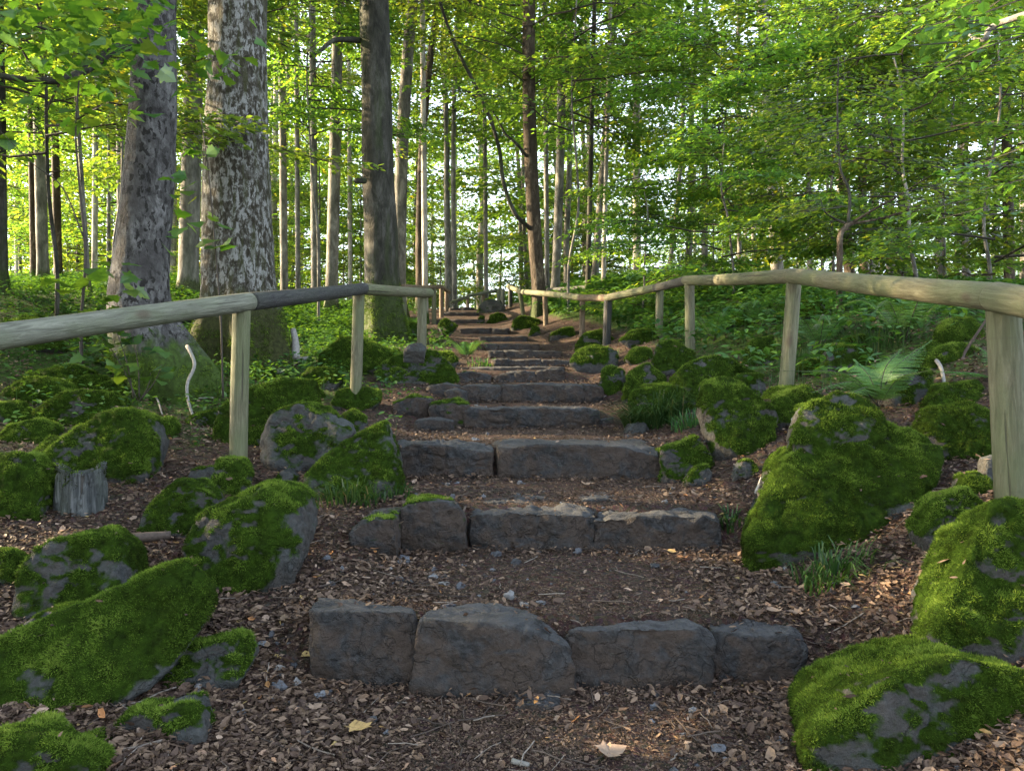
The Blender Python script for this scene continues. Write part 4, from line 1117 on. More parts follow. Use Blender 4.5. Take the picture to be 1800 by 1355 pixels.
sapling(1610, 10.5, 0, 'leafy young beech behind the rail above the fern', 62, CR_NEAR[1], 2.5, .03, sc=1.1)
sapling(1465, 14, 0, 'young beech behind the crooked sapling, dark green', 63, CR_NEAR[2], 3.2, .03, sc=1.5)
sapling(1740, 12, 0, 'broad leafy young beech near the right edge', 64, CR_NEAR[0], 2.6, .03, sc=1.5)
sapling(1530, 16, 0, 'young beech reaching high over the right rail', 65, CR_UNDER[1], 3.6, .04)
sapling(1660, 15, 0, 'tall young beech crowded behind the broad leafy one', 67, CR_UNDER[3], 4.2, .04)
sapling(1800, 14, 0, 'young beech rising at the right edge', 68, CR_UNDER[0], 4.2, .04)
sapling(1000, 15.5, 0, 'young beech spreading over the mossy brown trunk at the top', 69, CR_NEAR[1], 6.0, .03, sc=1.5)
sapling(1130, 13.5, 0, 'small bushy beech behind the dark post', 71, CR_NEAR[2], 2.4, .02, sc=.75)
sapling(560, 15, 0, 'young beech between the thickest and dark trunks', 72, CR_NEAR[2], 5.6, .03, sc=1.3)
sapling(100, 9, 0, 'young maple at the far left', 73, CR_NEAR[1], 3.6, .025, sc=1.2, mat=M_BARK_DARK)
sapling(200, 12, 0, 'bright young beech left of the spotted trunk', 74, CR_NEAR[0], 4.6, .025, sc=1.4)
# crooked sapling
CS = empty('sapling', tuple(np.append(P(1475, 560, 8.6)[:2], Hp(P(1475, 560, 8.6)[0], 8.6))), 'crooked bare stemmed sapling with wide forking branches behind the right rail', 'sapling')
limb(CS, [P(1474, 590, 8.6), P(1475, 540, 8.6), P(1476, 450, 8.6), P(1477, 415, 8.6), P(1486, 400, 8.6), P(1498, 392, 8.6)], .036, .027, M_BARK_BROWN, 14, 'trunk')
limb(CS, [P(1497, 392, 8.6), P(1530, 372, 8.5), P(1570, 350, 8.4), P(1610, 325, 8.3), P(1650, 300, 8.2)], .016, .004, M_BARK_BROWN, 8, 'branch')
limb(CS, [P(1499, 393, 8.6), P(1545, 385, 8.5), P(1600, 368, 8.3), P(1660, 340, 8.2)], .015, .004, M_BARK_BROWN, 8, 'branch')
limb(CS, [P(1492, 394, 8.6), P(1470, 386, 8.7), P(1450, 372, 8.7), P(1442, 350, 8.8)], .018, .004, M_BARK_DARK, 8, 'branch')
limb(CS, [P(1491, 393, 8.6), P(1493, 340, 8.6), P(1476, 290, 8.6), P(1472, 190, 8.6), P(1474, 100, 8.6)], .020, .007, M_BARK_DARK, 8, 'branch')
def leaf_part(root, items, seed, leafm, size, shape, nl=24, twl=.5, tone=None, name='foliage', droop=.22, wide=.42):
    c = Crown(seed); base = np.array(root.location)
    for (q, az_, L) in items:
        q = np.asarray(q) - base
        p_, f_, u_ = spray(q, az_, L, c.rs, nl, wide, droop)
        c.add(p_, f_, u_, size, tone)
        c.twig(np.stack([q, q + np.array([math.cos(az_) * L * .9, math.sin(az_) * L * .9, -.15 * L])]), .005, .0015, 3)
    return link(name, c.mesh(name, leafm, M_SPRIG, shape), root)
rs = np.random.default_rng(15)
it = []
for (a, b) in [((1500, 390), (1660, 300)), ((1500, 393), (1670, 335)), ((1490, 392), (1440, 350)), ((1490, 380), (1472, 120)), ((1470, 300), (1560, 270)), ((1480, 260), (1400, 240)), ((1474, 170), (1560, 140)), ((1474, 200), (1380, 170))]:
    for k in range(9):
        f = rs.random() ** .6
        it.append((P(a[0] + (b[0] - a[0]) * f + rs.normal(0, 14), a[1] + (b[1] - a[1]) * f - 8 + rs.normal(0, 12), 8.5 + rs.normal(0, .35)), rs.uniform(-.6, .6) + (0 if b[0] > 1480 else math.pi), rs.uniform(.4, .75)))
leaf_part(CS, it, 16, M_LEAF, .058, 'beech', 26)

# maple sprays near the left trunks
def spec_leaves(root, pts_, seed, size, shape='maple', n=5, spread=.10, leafm=None, name='foliage'):
    rs = np.random.default_rng(seed); base = np.array(root.location)
    c = Crown(seed)
    for q in pts_:
        k = max(1, int(rs.poisson(n)))
        p_ = np.asarray(q)[None] - base + rs.normal(0, spread, (k, 3)) * [1, 1, .7]
        a = rs.uniform(0, 6.28, k)
        c.add(p_, np.stack([np.cos(a), np.sin(a), rs.normal(-.25, .25, k)], 1), np.stack([rs.normal(0, .5, k), rs.normal(-.3, .5, k), np.ones(k)], 1), size, c.rs.uniform(.1, .6))
    return link(name, c.mesh(name, leafm or M_LEAFN, M_SPRIG, shape), root)
rs = np.random.default_rng(21)
pp = []
for _ in range(95):
    px, py = rs.uniform(-30, 260), abs(rs.normal(0, 85))
    pp.append(P(px, py + .0 * px, rs.uniform(5.2, 6.6)))
for (x, y) in [(285, 28), (250, 40), (265, 60), (228, 70), (380, 100), (405, 108), (425, 118), (440, 125), (395, 125), (350, 95), (330, 90), (320, 105)]:
    pp.append(P(x, y, 6.2))
spec_leaves(T1, pp, 22, .105, n=4, spread=.16)
ML = empty('maple_sapling', tuple(np.append(P(380, 560, 6.3)[:2], Hp(P(380, 560, 6.3)[0], 6.3))), 'slim maple shoot with lobed leaves in front of the thickest trunk', 'sapling')
limb(ML, [P(392, 700, 6.3), P(388, 560, 6.3), P(378, 430, 6.3), P(366, 300, 6.3), P(352, 200, 6.3)], .009, .004, M_SPRIG, 6, 'stem')
spec_leaves(ML, [P(x, y, 6.3) for x, y in [(365, 245), (378, 260), (320, 310), (330, 340), (372, 375), (390, 390), (380, 430), (395, 440), (322, 400), (360, 280), (352, 225), (300, 430), (325, 380)]], 23, .12, n=2, spread=.05)
MS = empty('maple_sapling', tuple(np.append(P(150, 600, 5.6)[:2], Hp(P(150, 600, 5.6)[0], 5.6))), 'thin maple sapling with broad leaves rising behind the left rail', 'sapling')
limb(MS, [P(143, 640, 5.6), P(143, 560, 5.6), P(150, 450, 5.6), P(140, 330, 5.6), P(133, 230, 5.6), P(140, 130, 5.6)], .013, .005, M_SPRIG, 8, 'stem')
limb(MS, [P(148, 420, 5.6), P(110, 330, 5.5), P(60, 290, 5.4), P(0, 230, 5.3)], .006, .002, M_SPRIG, 5, 'branch')
limb(MS, [P(148, 500, 5.6), P(170, 480, 5.5), P(215, 490, 5.4)], .005, .002, M_SPRIG, 5, 'branch')
spec_leaves(MS, [P(x, y, 5.5) for x, y in [(170, 480), (195, 486), (215, 490), (240, 488), (120, 495), (100, 505), (160, 500), (60, 290), (90, 310), (20, 240), (140, 140), (150, 110), (120, 200), (180, 520), (165, 540), (190, 545)]], 24, .12, n=3, spread=.07)
BR = empty('bramble', tuple(np.append(P(225, 690, 5.6)[:2], Hp(P(225, 690, 5.6)[0], 5.6))), 'leafy bramble stems at the foot of the spotted trunk below the rail', 'plant')
for k, (x0, y0, x1, y1) in enumerate([(235, 700, 200, 570), (240, 700, 180, 590), (245, 700, 230, 580), (250, 700, 285, 640), (245, 705, 265, 655)]):
    limb(BR, [P(x0, y0, 5.6), P((x0 + x1) / 2 + 5, (y0 + y1) / 2, 5.6), P(x1, y1, 5.6)], .005, .002, M_SPRIG, 5, 'stem')
spec_leaves(BR, [P(x, y, 5.6) for x, y in [(160, 600), (180, 590), (200, 580), (215, 600), (190, 620), (205, 640), (230, 600), (240, 630), (270, 635), (285, 632), (265, 650), (172, 575), (150, 615)]], 25, .085, n=4, spread=.07, leafm=M_HERB)
# overhanging branch at upper right, from a tree beside the viewer
OB = empty('beech_tree', (3.4, 2.2, Hp(3.4, 2.2)), 'near branch with large dark leaves hanging in at the top right corner', 'tree', None)
limb(OB, [np.array([3.4, 2.2, -.2]), np.array([3.42, 2.2, 1.5]), np.array([3.35, 2.25, 4.0]), np.array([3.3, 2.3, 7.0])], .16, .09, M_BARK_GREY, 20, 'trunk')
limb(OB, [np.array([3.36, 2.25, 2.35]), np.array([3.1, 2.9, 2.7]), P(1790, 30, 4.0), P(1730, 70, 4.1), P(1700, 60, 4.3)], .03, .006, M_BARK_GREY, 8, 'limb')
rs = np.random.default_rng(27)
it = [(P(rs.uniform(1680, 1860), rs.uniform(-40, 75), rs.uniform(3.6, 4.3)), rs.uniform(1.8, 4.2), rs.uniform(.25, .45)) for _ in range(16)]
it += [(P(rs.uniform(1700, 1830), rs.uniform(250, 420), rs.uniform(5.5, 6.5)), rs.uniform(2.2, 4.0), rs.uniform(.35, .6)) for _ in range(9)]
leaf_part(OB, it, 28, M_LEAF, .075, 'beech', 13, tone=.2)

# trees off to the left that shade the foreground (the forest goes on there)
SH_G = 'forest trees left of the view'
rs = np.random.default_rng(44)
for k, (x, y) in enumerate([(-7.5, 1.5), (-9, 4.0), (-11.5, 6.0), (-8.0, -1.5), (-13, 2.0), (-12, -1.0), (-17, 4.5), (-16, 7.0), (-21, 1.5), (-11, 8.6), (-14.5, 9.6)]):
    z0 = Hp(x, y)
    root = empty('beech_tree', (x, y, z0), 'leafy tree of the forest standing left outside the view', 'tree', SH_G)
    z = np.linspace(-.3, 14, 7)
    V, Fs, mo = trunk_mesh('trunk', np.stack([0 * z, 0 * z, z], 1), np.linspace(.2, .08, 7), M_BARK_GREY, 14, k, .2, .04, .5)
    link('trunk', mesh_np('trunk', V, Fs, True, {'moss': ('POINT', mo)}, [M_BARK_GREY]), root)
    c = link('crown', CR_UNDER[k % 4], root); c.location = (0, 0, .8); c.rotation_euler = (0, 0, k)
    c = link('crown', CR_TALL[k % 4], root); c.location = (0, 0, 4.5); c.rotation_euler = (0, 0, k * 2)

# ------------------------------------------------------------------ stump
st_px = P(122, 905, hit(122, 908))
sd = st_px[1]
ST = empty('tree_stump', tuple(st_px), 'short rotten grey tree stump with moss on its broken rim', 'stump')
wr = 78 / FPX * sd / 2; hh = 90 / FPX * sd
seg = 64; zz = np.linspace(-.1, 1, 26)
th = np.linspace(0, 2 * np.pi, seg, endpoint=False)
rim = hh * (.88 + .10 * np.cos(2 * th - .6) + .07 * fbm(np.stack([np.cos(th) * 3, np.sin(th) * 3, th * 0], 1), 3, 4))
Vq = []
for f in zz:
    q = np.stack([np.cos(th) * 2.2, np.sin(th) * 2.2, th * 0 + f * .6], 1)
    rr = wr * (1.10 - .12 * f) * (1 + .10 * fbm(q * 2, 4, 8) + .05 * np.sign(fbm(q * 4, 2, 6)))
    Vq.append(np.stack([np.cos(th) * rr, np.sin(th) * rr * .9 + wr, np.where(f < 0, -.1, f * rim)], 1))
for f in (.9, .7, .62):
    q = Vq[25].copy(); q[:, 0] *= f; q[:, 1] = (q[:, 1] - wr) * f + wr; q[:, 2] -= hh * (.02 if f == .9 else .06 if f == .7 else .35); Vq.append(q)
V = np.concatenate(Vq); n = len(Vq)
a = (np.arange(n - 1)[:, None] * seg + np.arange(seg)[None]).ravel(); b = (np.arange(n - 1)[:, None] * seg + (np.arange(seg)[None] + 1) % seg).ravel()
F = np.stack([a, b, b + seg, a + seg], 1)
V = np.concatenate([V, [[0, wr, V[-seg:, 2].mean()]]]); i = np.arange(seg) + (n - 1) * seg
Ft = np.stack([i, np.roll(i, -1), np.full(seg, len(V) - 1)], 1)
link('stump_wood', mesh_np('stump_wood', V, [F, Ft], True, None, [M_STUMP]), ST)
F3 = np.concatenate([F[:, [0, 1, 2]], F[:, [0, 2, 3]]])
mk = sstep(.60, .85, V[:, 2] / hh + .4 * fbm(V * 14, 3, 3)) * .95
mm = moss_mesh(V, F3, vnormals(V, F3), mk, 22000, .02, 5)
if mm: link('moss', mm, ST)

# ------------------------------------------------------------------ ferns, grass, herbs
def frond_mesh(pts, seed, W, nl=24):
    """one fern frond along pts: paired pinnae, each built of small leaflets"""
    rs = np.random.default_rng(seed)
    p = resample(np.asarray(pts, float), 12)
    s = np.r_[0, np.cumsum(np.linalg.norm(np.diff(p, axis=0), axis=1))]; L = s[-1]
    Pp, Fw, U, S = [], [], [], []
    for k in range(nl):
        f = .16 + .84 * k / nl
        q = np.array([np.interp(f * L, s, p[:, i]) for i in range(3)])
        t = unit(np.array([np.interp(min(f * L + .03, L), s, p[:, i]) for i in range(3)]) - np.array([np.interp(f * L - .03, s, p[:, i]) for i in range(3)]))
        side = unit(np.cross(t, np.array([0, 0, 1.0]))); upv = np.cross(side, t)
        w = W * math.sin(min(1, f * 1.05 + .12) * math.pi) ** .7 * (1.15 - .35 * f)
        for sg in (-1, 1):
            dr = unit(side * sg + t * .35 - np.array([0, 0, .25]) + rs.normal(0, .05, 3))
            m = max(3, int(w / .0075))
            for j in range(m):
                g = (j + .5) / m
                for s2 in (-1, 1):
                    Pp.append(q + dr * w * g); Fw.append(unit(t * s2 + dr * .8)); U.append(upv + rs.normal(0, .12, 3)); S.append(.011 * (1.1 - g) + .004)
            Pp.append(q + dr * w * .93); Fw.append(dr); U.append(upv); S.append(.012)
    V, F, per = leaf_arrays(np.array(Pp), np.array(Fw), np.array(U), np.array(S), 'rhomb', rs)
    rnd = np.repeat(np.clip(rs.normal(.5, .15, len(Pp)), 0, 1), per)
    tv, tf = tube(p, np.linspace(.004, .001, len(p)), 5, False)
    F2 = tf[0] + len(V)
    return mesh_np('frond', np.concatenate([V, tv]), [F, F2], False, {'rnd': ('FACE', np.r_[rnd, np.full(len(F2), .35)])}, [M_FERN, M_SPRIG], np.r_[np.zeros(len(F), int), np.ones(len(F2), int)])

def fern(base, tips, label, W, seed, group='ferns'):
    root = empty('fern', tuple(base), label, 'fern', group)
    for k, (mid, tip) in enumerate(tips):
        link('frond', frond_mesh([np.zeros(3), np.asarray(mid) - base, np.asarray(tip) - base], seed + k, W), root)
    return root
fd = 4.75
fern(P(1545, 715, fd), [(P(1490, 658, fd - .1), P(1372, 652, fd - .15)), (P(1500, 672, fd - .2), P(1425, 690, fd - .4)), (P(1570, 650, fd + .1), P(1640, 596, fd + .3)), (P(1555, 650, fd), P(1585, 612, fd + .25)),
                        (P(1530, 665, fd + .1), P(1500, 630, fd + .35)), (P(1580, 665, fd - .1), P(1640, 650, fd - .2)), (P(1575, 640, fd + .2), P(1620, 640, fd + .5)), (P(1530, 680, fd - .2), P(1480, 700, fd - .5))],
     'large fern with pale green spreading fronds behind the huge mossy boulder', .135, 300)
fern(P(1775, 700, 5.0), [(P(1730, 660, 4.9), P(1640, 652, 4.7)), (P(1760, 640, 5.1), P(1720, 610, 5.3)), (P(1800, 650, 5), P(1860, 640, 5))], 'fern with one frond reaching out left past the nearest right post', .11, 320)
rs = np.random.default_rng(33)
def small_fern(px, py, label, seed, r=.35, W=.07, n=7):
    d = hit(px, py); b = P(px, py, d)
    tips = []
    for k in range(n):
        a = k / n * 6.28 + rs.uniform(-.3, .3); l = r * rs.uniform(.8, 1.2)
        dv = np.array([math.cos(a), math.sin(a), 0])
        tips.append((b + dv * l * .5 + [0, 0, l * .55], b + dv * l + [0, 0, l * .35]))
    fern(b, tips, label, W, seed)
small_fern(660, 575, 'fern clump at the left of the dark trunk root', 340, .45, .1)
small_fern(720, 578, 'fern clump between the dark trunk and the third left post', 350, .4, .1)
small_fern(820, 630, 'low fern clump on the path edge right of the third left post', 360, .4, .09)
small_fern(350, 640, 'small fern in front of the thickest trunk', 370, .3, .07)
small_fern(1090, 560, 'fern clump behind the dark post', 380, .5, .11)
small_fern(990, 545, 'fern clump at the foot of the mossy brown trunk', 390, .5, .11)
small_fern(1255, 600, 'fern clump behind the third right post', 410, .55, .12)
small_fern(1440, 612, 'fern clump right of the second right post', 420, .55, .12)
small_fern(1590, 598, 'fern clump high on the bank above the large fern', 430, .6, .13)
small_fern(1340, 575, 'fern clump under the rail between second and third right posts', 440, .5, .12)
small_fern(600, 545, 'fern clump left of the dark trunk in the sunlight', 400, .5, .11)

def grass(base, n, hgt, spread, label, seed, lean=(0, 0), group='grass tufts', wd=.004):
    rs = np.random.default_rng(seed)
    k = n
    o = np.stack([np.clip(rs.normal(0, spread * .4, k), -spread * .7, spread * .7), np.clip(rs.normal(0, spread * .35, k), -spread * .6, spread * .6), np.zeros(k)], 1)
    o[:, 2] = H(base[0] + o[:, 0], base[1] + o[:, 1]) - base[2] - .01
    a = np.arctan2(o[:, 1], o[:, 0]) + rs.normal(0, .7, k)
    L = hgt * rs.uniform(.5, 1.2, k)
    dirh = np.stack([np.cos(a), np.sin(a), 0 * a], 1) * rs.uniform(.15, .75, k)[:, None] + np.array([*lean, 0])
    sd_ = unit(np.cross(dirh + [0, 0, 1e-3], [0, 0, 1.0])) 
    rows = []
    for f, wf in ((0, 1), (.35, .9), (.7, .6), (1, .05)):
        c = o + dirh * (L * f ** 1.6)[:, None] + np.array([0, 0, 1.0]) * (L * (f - .38 * f ** 2.6 * (1 + np.linalg.norm(dirh, axis=1))))[:, None]
        rows += [c - sd_ * wd * wf, c + sd_ * wd * wf]
    V = np.stack(rows, 1).reshape(-1, 3)
    q = np.array([(0, 1, 3, 2), (2, 3, 5, 4), (4, 5, 7, 6)])
    F = (q[None] + (np.arange(k) * 8)[:, None, None]).reshape(-1, 4)
    rnd = np.repeat(np.clip(rs.normal(.5, .22, k), 0, 1), 3)
    o_ = link('grass_tuft', mesh_np('grass_tuft', V, F, True, {'rnd': ('FACE', rnd)}, [M_GRASS]), None, tuple(base))
    return tag(o_, label, 'grass', group)
def gr(px, py, n, h, s, label, seed, lean=(0, 0), wd=.004):
    d = hit(px, py); grass(P(px, py, d), n, h, s, label, seed, lean, wd=wd)
gr(1150, 750, 760, .44, .30, 'dense tall grass tuft below the flat mossy rock right of the fourth step', 401, (-.2, -.15))
gr(1215, 745, 120, .22, .2, 'small grass tuft right of the dense tall one', 402)
gr(620, 885, 260, .20, .24, 'grass tuft at the foot of the triangular boulder', 403)
gr(680, 870, 140, .16, .18, 'thin grass at the right corner of the triangular boulder', 404)
gr(1465, 1012, 190, .19, .20, 'dark grass tuft drooping under the huge boulder', 405, (.0, -.25))
gr(1282, 925, 50, .14, .06, 'tiny grass tuft at the right end of the second step', 406)
gr(1420, 640, 160, .35, .35, 'wispy grass right of the second right post', 407)
gr(1060, 640, 160, .25, .25, 'grass fringe at the dark fronted rock', 408, wd=.006)
gr(850, 645, 90, .14, .3, 'pale grass patch along the left of the sixth step', 409, wd=.007)
gr(1170, 650, 120, .3, .25, 'grass below the square mossy boulder', 410, wd=.006)
gr(1540, 610, 140, .4, .4, 'wispy grass among the herbs under the right rail', 411, wd=.005)
gr(90, 500, 200, .5, .5, 'sunlit grass at the foot of the far left trunk cluster', 412, wd=.012)

def herbs(name, label, n, region, seed, size, hgt, dens):
    """many small leafy plants that no one could count"""
    rs = np.random.default_rng(seed)
    x, y = region(rs, n)
    p = np.stack([x, y, 0 * x], 1)
    keep = dens(x, y) + .55 * fbm(p * .9, 3, seed) > rs.random(n) * .9
    x, y = x[keep], y[keep]; k = len(x)
    m = 6
    hx = hgt * rs.uniform(.4, 1.3, k)
    z = H(x, y) + hx
    X_ = np.repeat(x, m) + rs.normal(0, .05, k * m) * np.repeat(hx / .15, m); Y_ = np.repeat(y, m) + rs.normal(0, .05, k * m) * np.repeat(hx / .15, m); Z_ = np.repeat(z, m) + rs.normal(0, .035, k * m)
    a = rs.uniform(0, 6.28, k * m)
    fwd = np.stack([np.cos(a), np.sin(a), rs.normal(-.15, .25, k * m)], 1)
    up = np.stack([rs.normal(0, .25, k * m), rs.normal(-.1, .25, k * m), np.ones(k * m)], 1)
    sz = size * rs.uniform(.6, 1.3, k * m) * np.repeat(.7 + .05 * np.clip(y, 0, 20), m)
    V, F, per = leaf_arrays(np.stack([X_, Y_, Z_], 1), fwd, up, sz, 'beech', rs)
    rnd = np.clip(np.repeat(np.repeat(rs.normal(.45, .2, k), m) + rs.normal(0, .1, k * m), per), 0, 1)
    # thin stems
    b = np.stack([x, y, z - hx * 1.1], 1); t = np.stack([x + rs.normal(0, .01, k), y, z], 1)
    s = np.array([.0022, 0, 0])
    SV = np.stack([b - s, b + s, t], 1).reshape(-1, 3); SF = np.arange(3 * k).reshape(-1, 3) + len(V)
    o = link(name, mesh_np(name, np.concatenate([V, SV]), [F, SF], False, {'rnd': ('FACE', np.r_[rnd, np.full(k, .3)])}, [M_HERB]))
    return tag(o, label, 'undergrowth', None, 'stuff')
def u_of(x, y): return x - np.interp(y, *XC)
def reg(sign, y0, y1, u0, u1):
    def f(rs, n):
        y = y0 + (y1 - y0) * rs.random(n) ** .8
        return np.interp(y, *XC) + sign * (u0 + (u1 - u0) * rs.random(n)), y
    return f
herbs('undergrowth', 'low green herbs carpeting the left bank under the trees', 22000, reg(-1, 5.0, 24, 1.0, 13), 51, .055, .13, lambda x, y: .10 + .75 * sstep(5.6, 8.5, y) * sstep(1.2, 2.8, -u_of(x, y)))
herbs('undergrowth', 'leafy herbs and bramble covering the right bank behind the rail', 19000, reg(1, 5.0, 24, 1.6, 12), 52, .078, .24, lambda x, y: .15 + .75 * sstep(2.2, 3.6, u_of(x, y)) * sstep(5.5, 8.0, y))

# ------------------------------------------------------------------ litter, pebbles, twigs
def scatter(rs, n, ymax=14, power=1.55):
    y = (1.75 ** (1 - power) + (ymax ** (1 - power) - 1.75 ** (1 - power)) * rs.random(n)) ** (1 / (1 - power))
    x = rs.uniform(-.85, .95, n) * y
    return x, y
def litter():
    rs = np.random.default_rng(61)
    n = 540000
    x, y = scatter(rs, n, 16)
    u = np.abs(u_of(x, y)); hw = np.interp(y, *HW)
    p = np.stack([x, y, 0 * x], 1)
    edge = sstep(hw * .3, hw * 1.0, u)
    keep = rs.random(n) < np.clip(.62 + .38 * edge + .5 * fbm(p * 2.0, 3, 62), .08, 1)
    x, y, edge = x[keep], y[keep], edge[keep]; k = len(x)
    frag = rs.random(k) < (.97 - .30 * edge)
    size = np.where(frag, rs.uniform(.0035, .011, k) * rs.choice([.8, 1, 1.5], k), rs.uniform(.013, .038, k) * rs.choice([.7, 1, 1.2], k))
    z = H(x, y) + .002 + rs.random(k) * np.where(frag, .006, .016)
    # drifts against the foot of every riser, and bits lying on stones and moss
    dx, dy = [], []
    for (d_, zb_, zt_) in STEPS[:8]:
        m_ = int(2600 / (1 + .35 * d_))
        yy = d_ - np.abs(rs.normal(0, .09, m_)) + .03
        dx.append(np.interp(yy, *XC) + rs.uniform(-1.05, 1.05, m_) * np.interp(d_, *HW)); dy.append(yy)
    dx, dy = np.concatenate(dx), np.concatenate(dy)
    dz = H(dx, dy) + .004 + rs.random(len(dx)) * .022
    rp = np.concatenate([q for q, _ in DEBRIS]) + rs.normal(0, .004, (sum(len(q) for q, _ in DEBRIS), 3))
    x = np.r_[x, dx, rp[:, 0]]; y = np.r_[y, dy, rp[:, 1]]; z = np.r_[z, dz, rp[:, 2] + .006]
    fr2 = rs.random(len(x) - k) < .82
    frag = np.r_[frag, fr2]
    size = np.r_[size, np.where(fr2, rs.uniform(.005, .016, len(fr2)), rs.uniform(.02, .045, len(fr2)))]
    k = len(x)
    a = rs.uniform(0, 6.28, k)
    fwd = np.stack([np.cos(a), np.sin(a), rs.normal(0, .35, k)], 1)
    up = np.stack([rs.normal(0, .5, k), rs.normal(0, .5, k), np.ones(k)], 1)
    # curled leaf template
    T = np.array([(-.5, 0, .10), (-.22, .24, .14), (.2, .27, .10), (.5, 0, .02), (.2, -.27, .13), (-.22, -.24, .05), (0, 0, 0)])
    Fc = np.array([(6, 0, 5), (6, 5, 4), (6, 4, 3), (6, 3, 2), (6, 2, 1), (6, 1, 0)])
    f = unit(fwd); s = unit(np.cross(up, f)); uu = np.cross(f, s)
    jit = rs.uniform(.65, 1.35, (k, 7, 1)); curl = rs.uniform(-.5, 1.8, (k, 1, 1))
    asp = rs.uniform(.4, 1.15, (k, 1, 1))
    V = np.stack([x, y, z], 1)[:, None] + size[:, None, None] * (jit * T[None, :, :1] * f[:, None] + jit * asp * T[None, :, 1:2] * s[:, None] + curl * T[None, :, 2:] * uu[:, None])
    F = (Fc[None] + (np.arange(k) * 7)[:, None, None]).reshape(-1, 3)
    rnd = np.clip(rs.beta(1.7, 2.2, k) * np.where(frag, .85, 1.05), 0, 1)
    o = link('leaf_litter', mesh_np('leaf_litter', V.reshape(-1, 3), F, False, {'rnd': ('FACE', np.repeat(rnd, 6))}, [M_LITTER]))
    tag(o, 'dry brown fallen leaves and fragments strewn over path and banks', 'leaf litter', None, 'stuff')
litter()
def crumbs():
    rs = np.random.default_rng(66)
    n = 170000
    y = 1.75 + 6.2 * rs.random(n) ** 1.35
    x = np.interp(y, *XC) + rs.normal(0, .62, n) * np.interp(y, *HW)
    p = np.stack([x, y, 0 * x], 1)
    keep = fbm(p * 2.6, 3, 67) + .35 > rs.random(n) * .9 - .1
    x, y = x[keep], y[keep]; k = len(x)
    a = rs.uniform(0, 6.28, k)
    V, F, per = leaf_arrays(np.stack([x, y, H(x, y) + .002 + rs.random(k) * .006], 1), np.stack([np.cos(a), np.sin(a), rs.normal(0, .3, k)], 1),
                            np.stack([rs.normal(0, .4, k), rs.normal(0, .4, k), np.ones(k)], 1), rs.uniform(.004, .011, k) * rs.choice([.7, 1, 1.4], k), 'rhomb', rs)
    o = link('leaf_crumbs', mesh_np('leaf_crumbs', V, F, False, {'rnd': ('FACE', np.repeat(np.clip(rs.beta(1.8, 2.2, k), 0, .95), per))}, [M_LITTER]))
    tag(o, 'fine brown leaf crumbs trodden into the soil of the steps', 'leaf crumbs', None, 'stuff')
crumbs()
def pebbles():
    rs = np.random.default_rng(71)
    n = 2600
    x, y = scatter(rs, n, 8, 1.7)
    p = np.stack([x, y, 0 * x], 1)
    keep = (np.abs(u_of(x, y)) < np.interp(y, *HW) * 1.25) & (fbm(p * 1.8, 3, 72) + .15 > rs.random(n) * .8 - .2)
    x, y = x[keep], y[keep]; k = len(x)
    D, Fc = ico(2)
    sz = .006 + .016 * rs.random(k) ** 3
    sc = sz[:, None] * rs.uniform(.6, 1.4, (k, 3)) * [1, 1, .65]
    a = rs.uniform(0, 6.28, k)
    D2 = D[None] * (1 + .28 * rs.normal(size=(k, len(D), 1)))* sc[:, None]
    c, s = np.cos(a)[:, None], np.sin(a)[:, None]
    V = np.stack([D2[..., 0] * c - D2[..., 1] * s, D2[..., 0] * s + D2[..., 1] * c, D2[..., 2]], 2) + np.stack([x, y, H(x, y) + sz * .35], 1)[:, None]
    F = (Fc[None] + (np.arange(k) * len(D))[:, None, None]).reshape(-1, 3)
    o = link('pebbles', mesh_np('pebbles', V.reshape(-1, 3), F, False, {'rnd': ('FACE', np.repeat(rs.random(k), len(Fc)))}, [M_PEBBLE]))
    tag(o, 'small grey pebbles and stone chips scattered on the path', 'pebbles', None, 'stuff')
pebbles()
def twigs():
    rs = np.random.default_rng(81)
    Vs, Fs, off, R = [], [], 0, []
    x, y = scatter(rs, 1100, 10, 1.5)
    for i in range(len(x)):
        L = rs.uniform(.03, .16); a = rs.uniform(0, 6.28)
        t = np.linspace(-.5, .5, 4)
        q = np.stack([x[i] + np.cos(a) * t * L, y[i] + np.sin(a) * t * L, 0 * t], 1) + rs.normal(0, .0035, (4, 3))
        q[:, 2] = H(q[:, 0], q[:, 1], True) + .008 + rs.random() * .012
        v, f = tube(q, rs.uniform(.0009, .0026), 5, False)
        Vs.append(v); Fs.append(f[0] + off); off += len(v); R.append(np.full(len(f[0]), rs.random() ** 1.6))
    o = link('twigs', mesh_np('twigs', np.concatenate(Vs), np.concatenate(Fs), True, {'rnd': ('FACE', np.concatenate(R))}, [M_TWIG]))
    tag(o, 'tiny broken twigs mixed into the litter', 'twigs', None, 'stuff')
twigs()

def stick(pts, r0, r1, label, mat=M_DEADWOOD, seed=1, name='dead_branch', rnd=.7, group='fallen branches'):
    p = resample(np.asarray(pts, float), 6); b = p[0].copy()
    V, Fs = tube(p - b, np.linspace(r0, r1, len(p)), 10, True, .18, seed)
    o = link(name, mesh_np(name, V, Fs, True, {'rnd': ('FACE', np.full(sum(len(f) for f in Fs), rnd))}, [mat]), None, tuple(b))
    return tag(o, label, 'branch', group)
def onG(px, py, up=.012):
    d = hit(px, py); q = P(px, py, d); q[2] = Hp(q[0], q[1]) + up; return q
stick([P(329, 608, 6.55), P(342, 640, 6.4), P(330, 672, 6.3), P(330, 700, 6.25), P(341, 738, 6.1)], .015, .010, 'pale crooked dead branch leaning on the mossy foot of the spotted trunk', rnd=.55)
stick([onG(245, 690), onG(258, 705, .05), onG(275, 710, .03), onG(285, 728)], .012, .006, 'short forked pale twig lying left of the leaning dead branch', seed=2, rnd=.6)
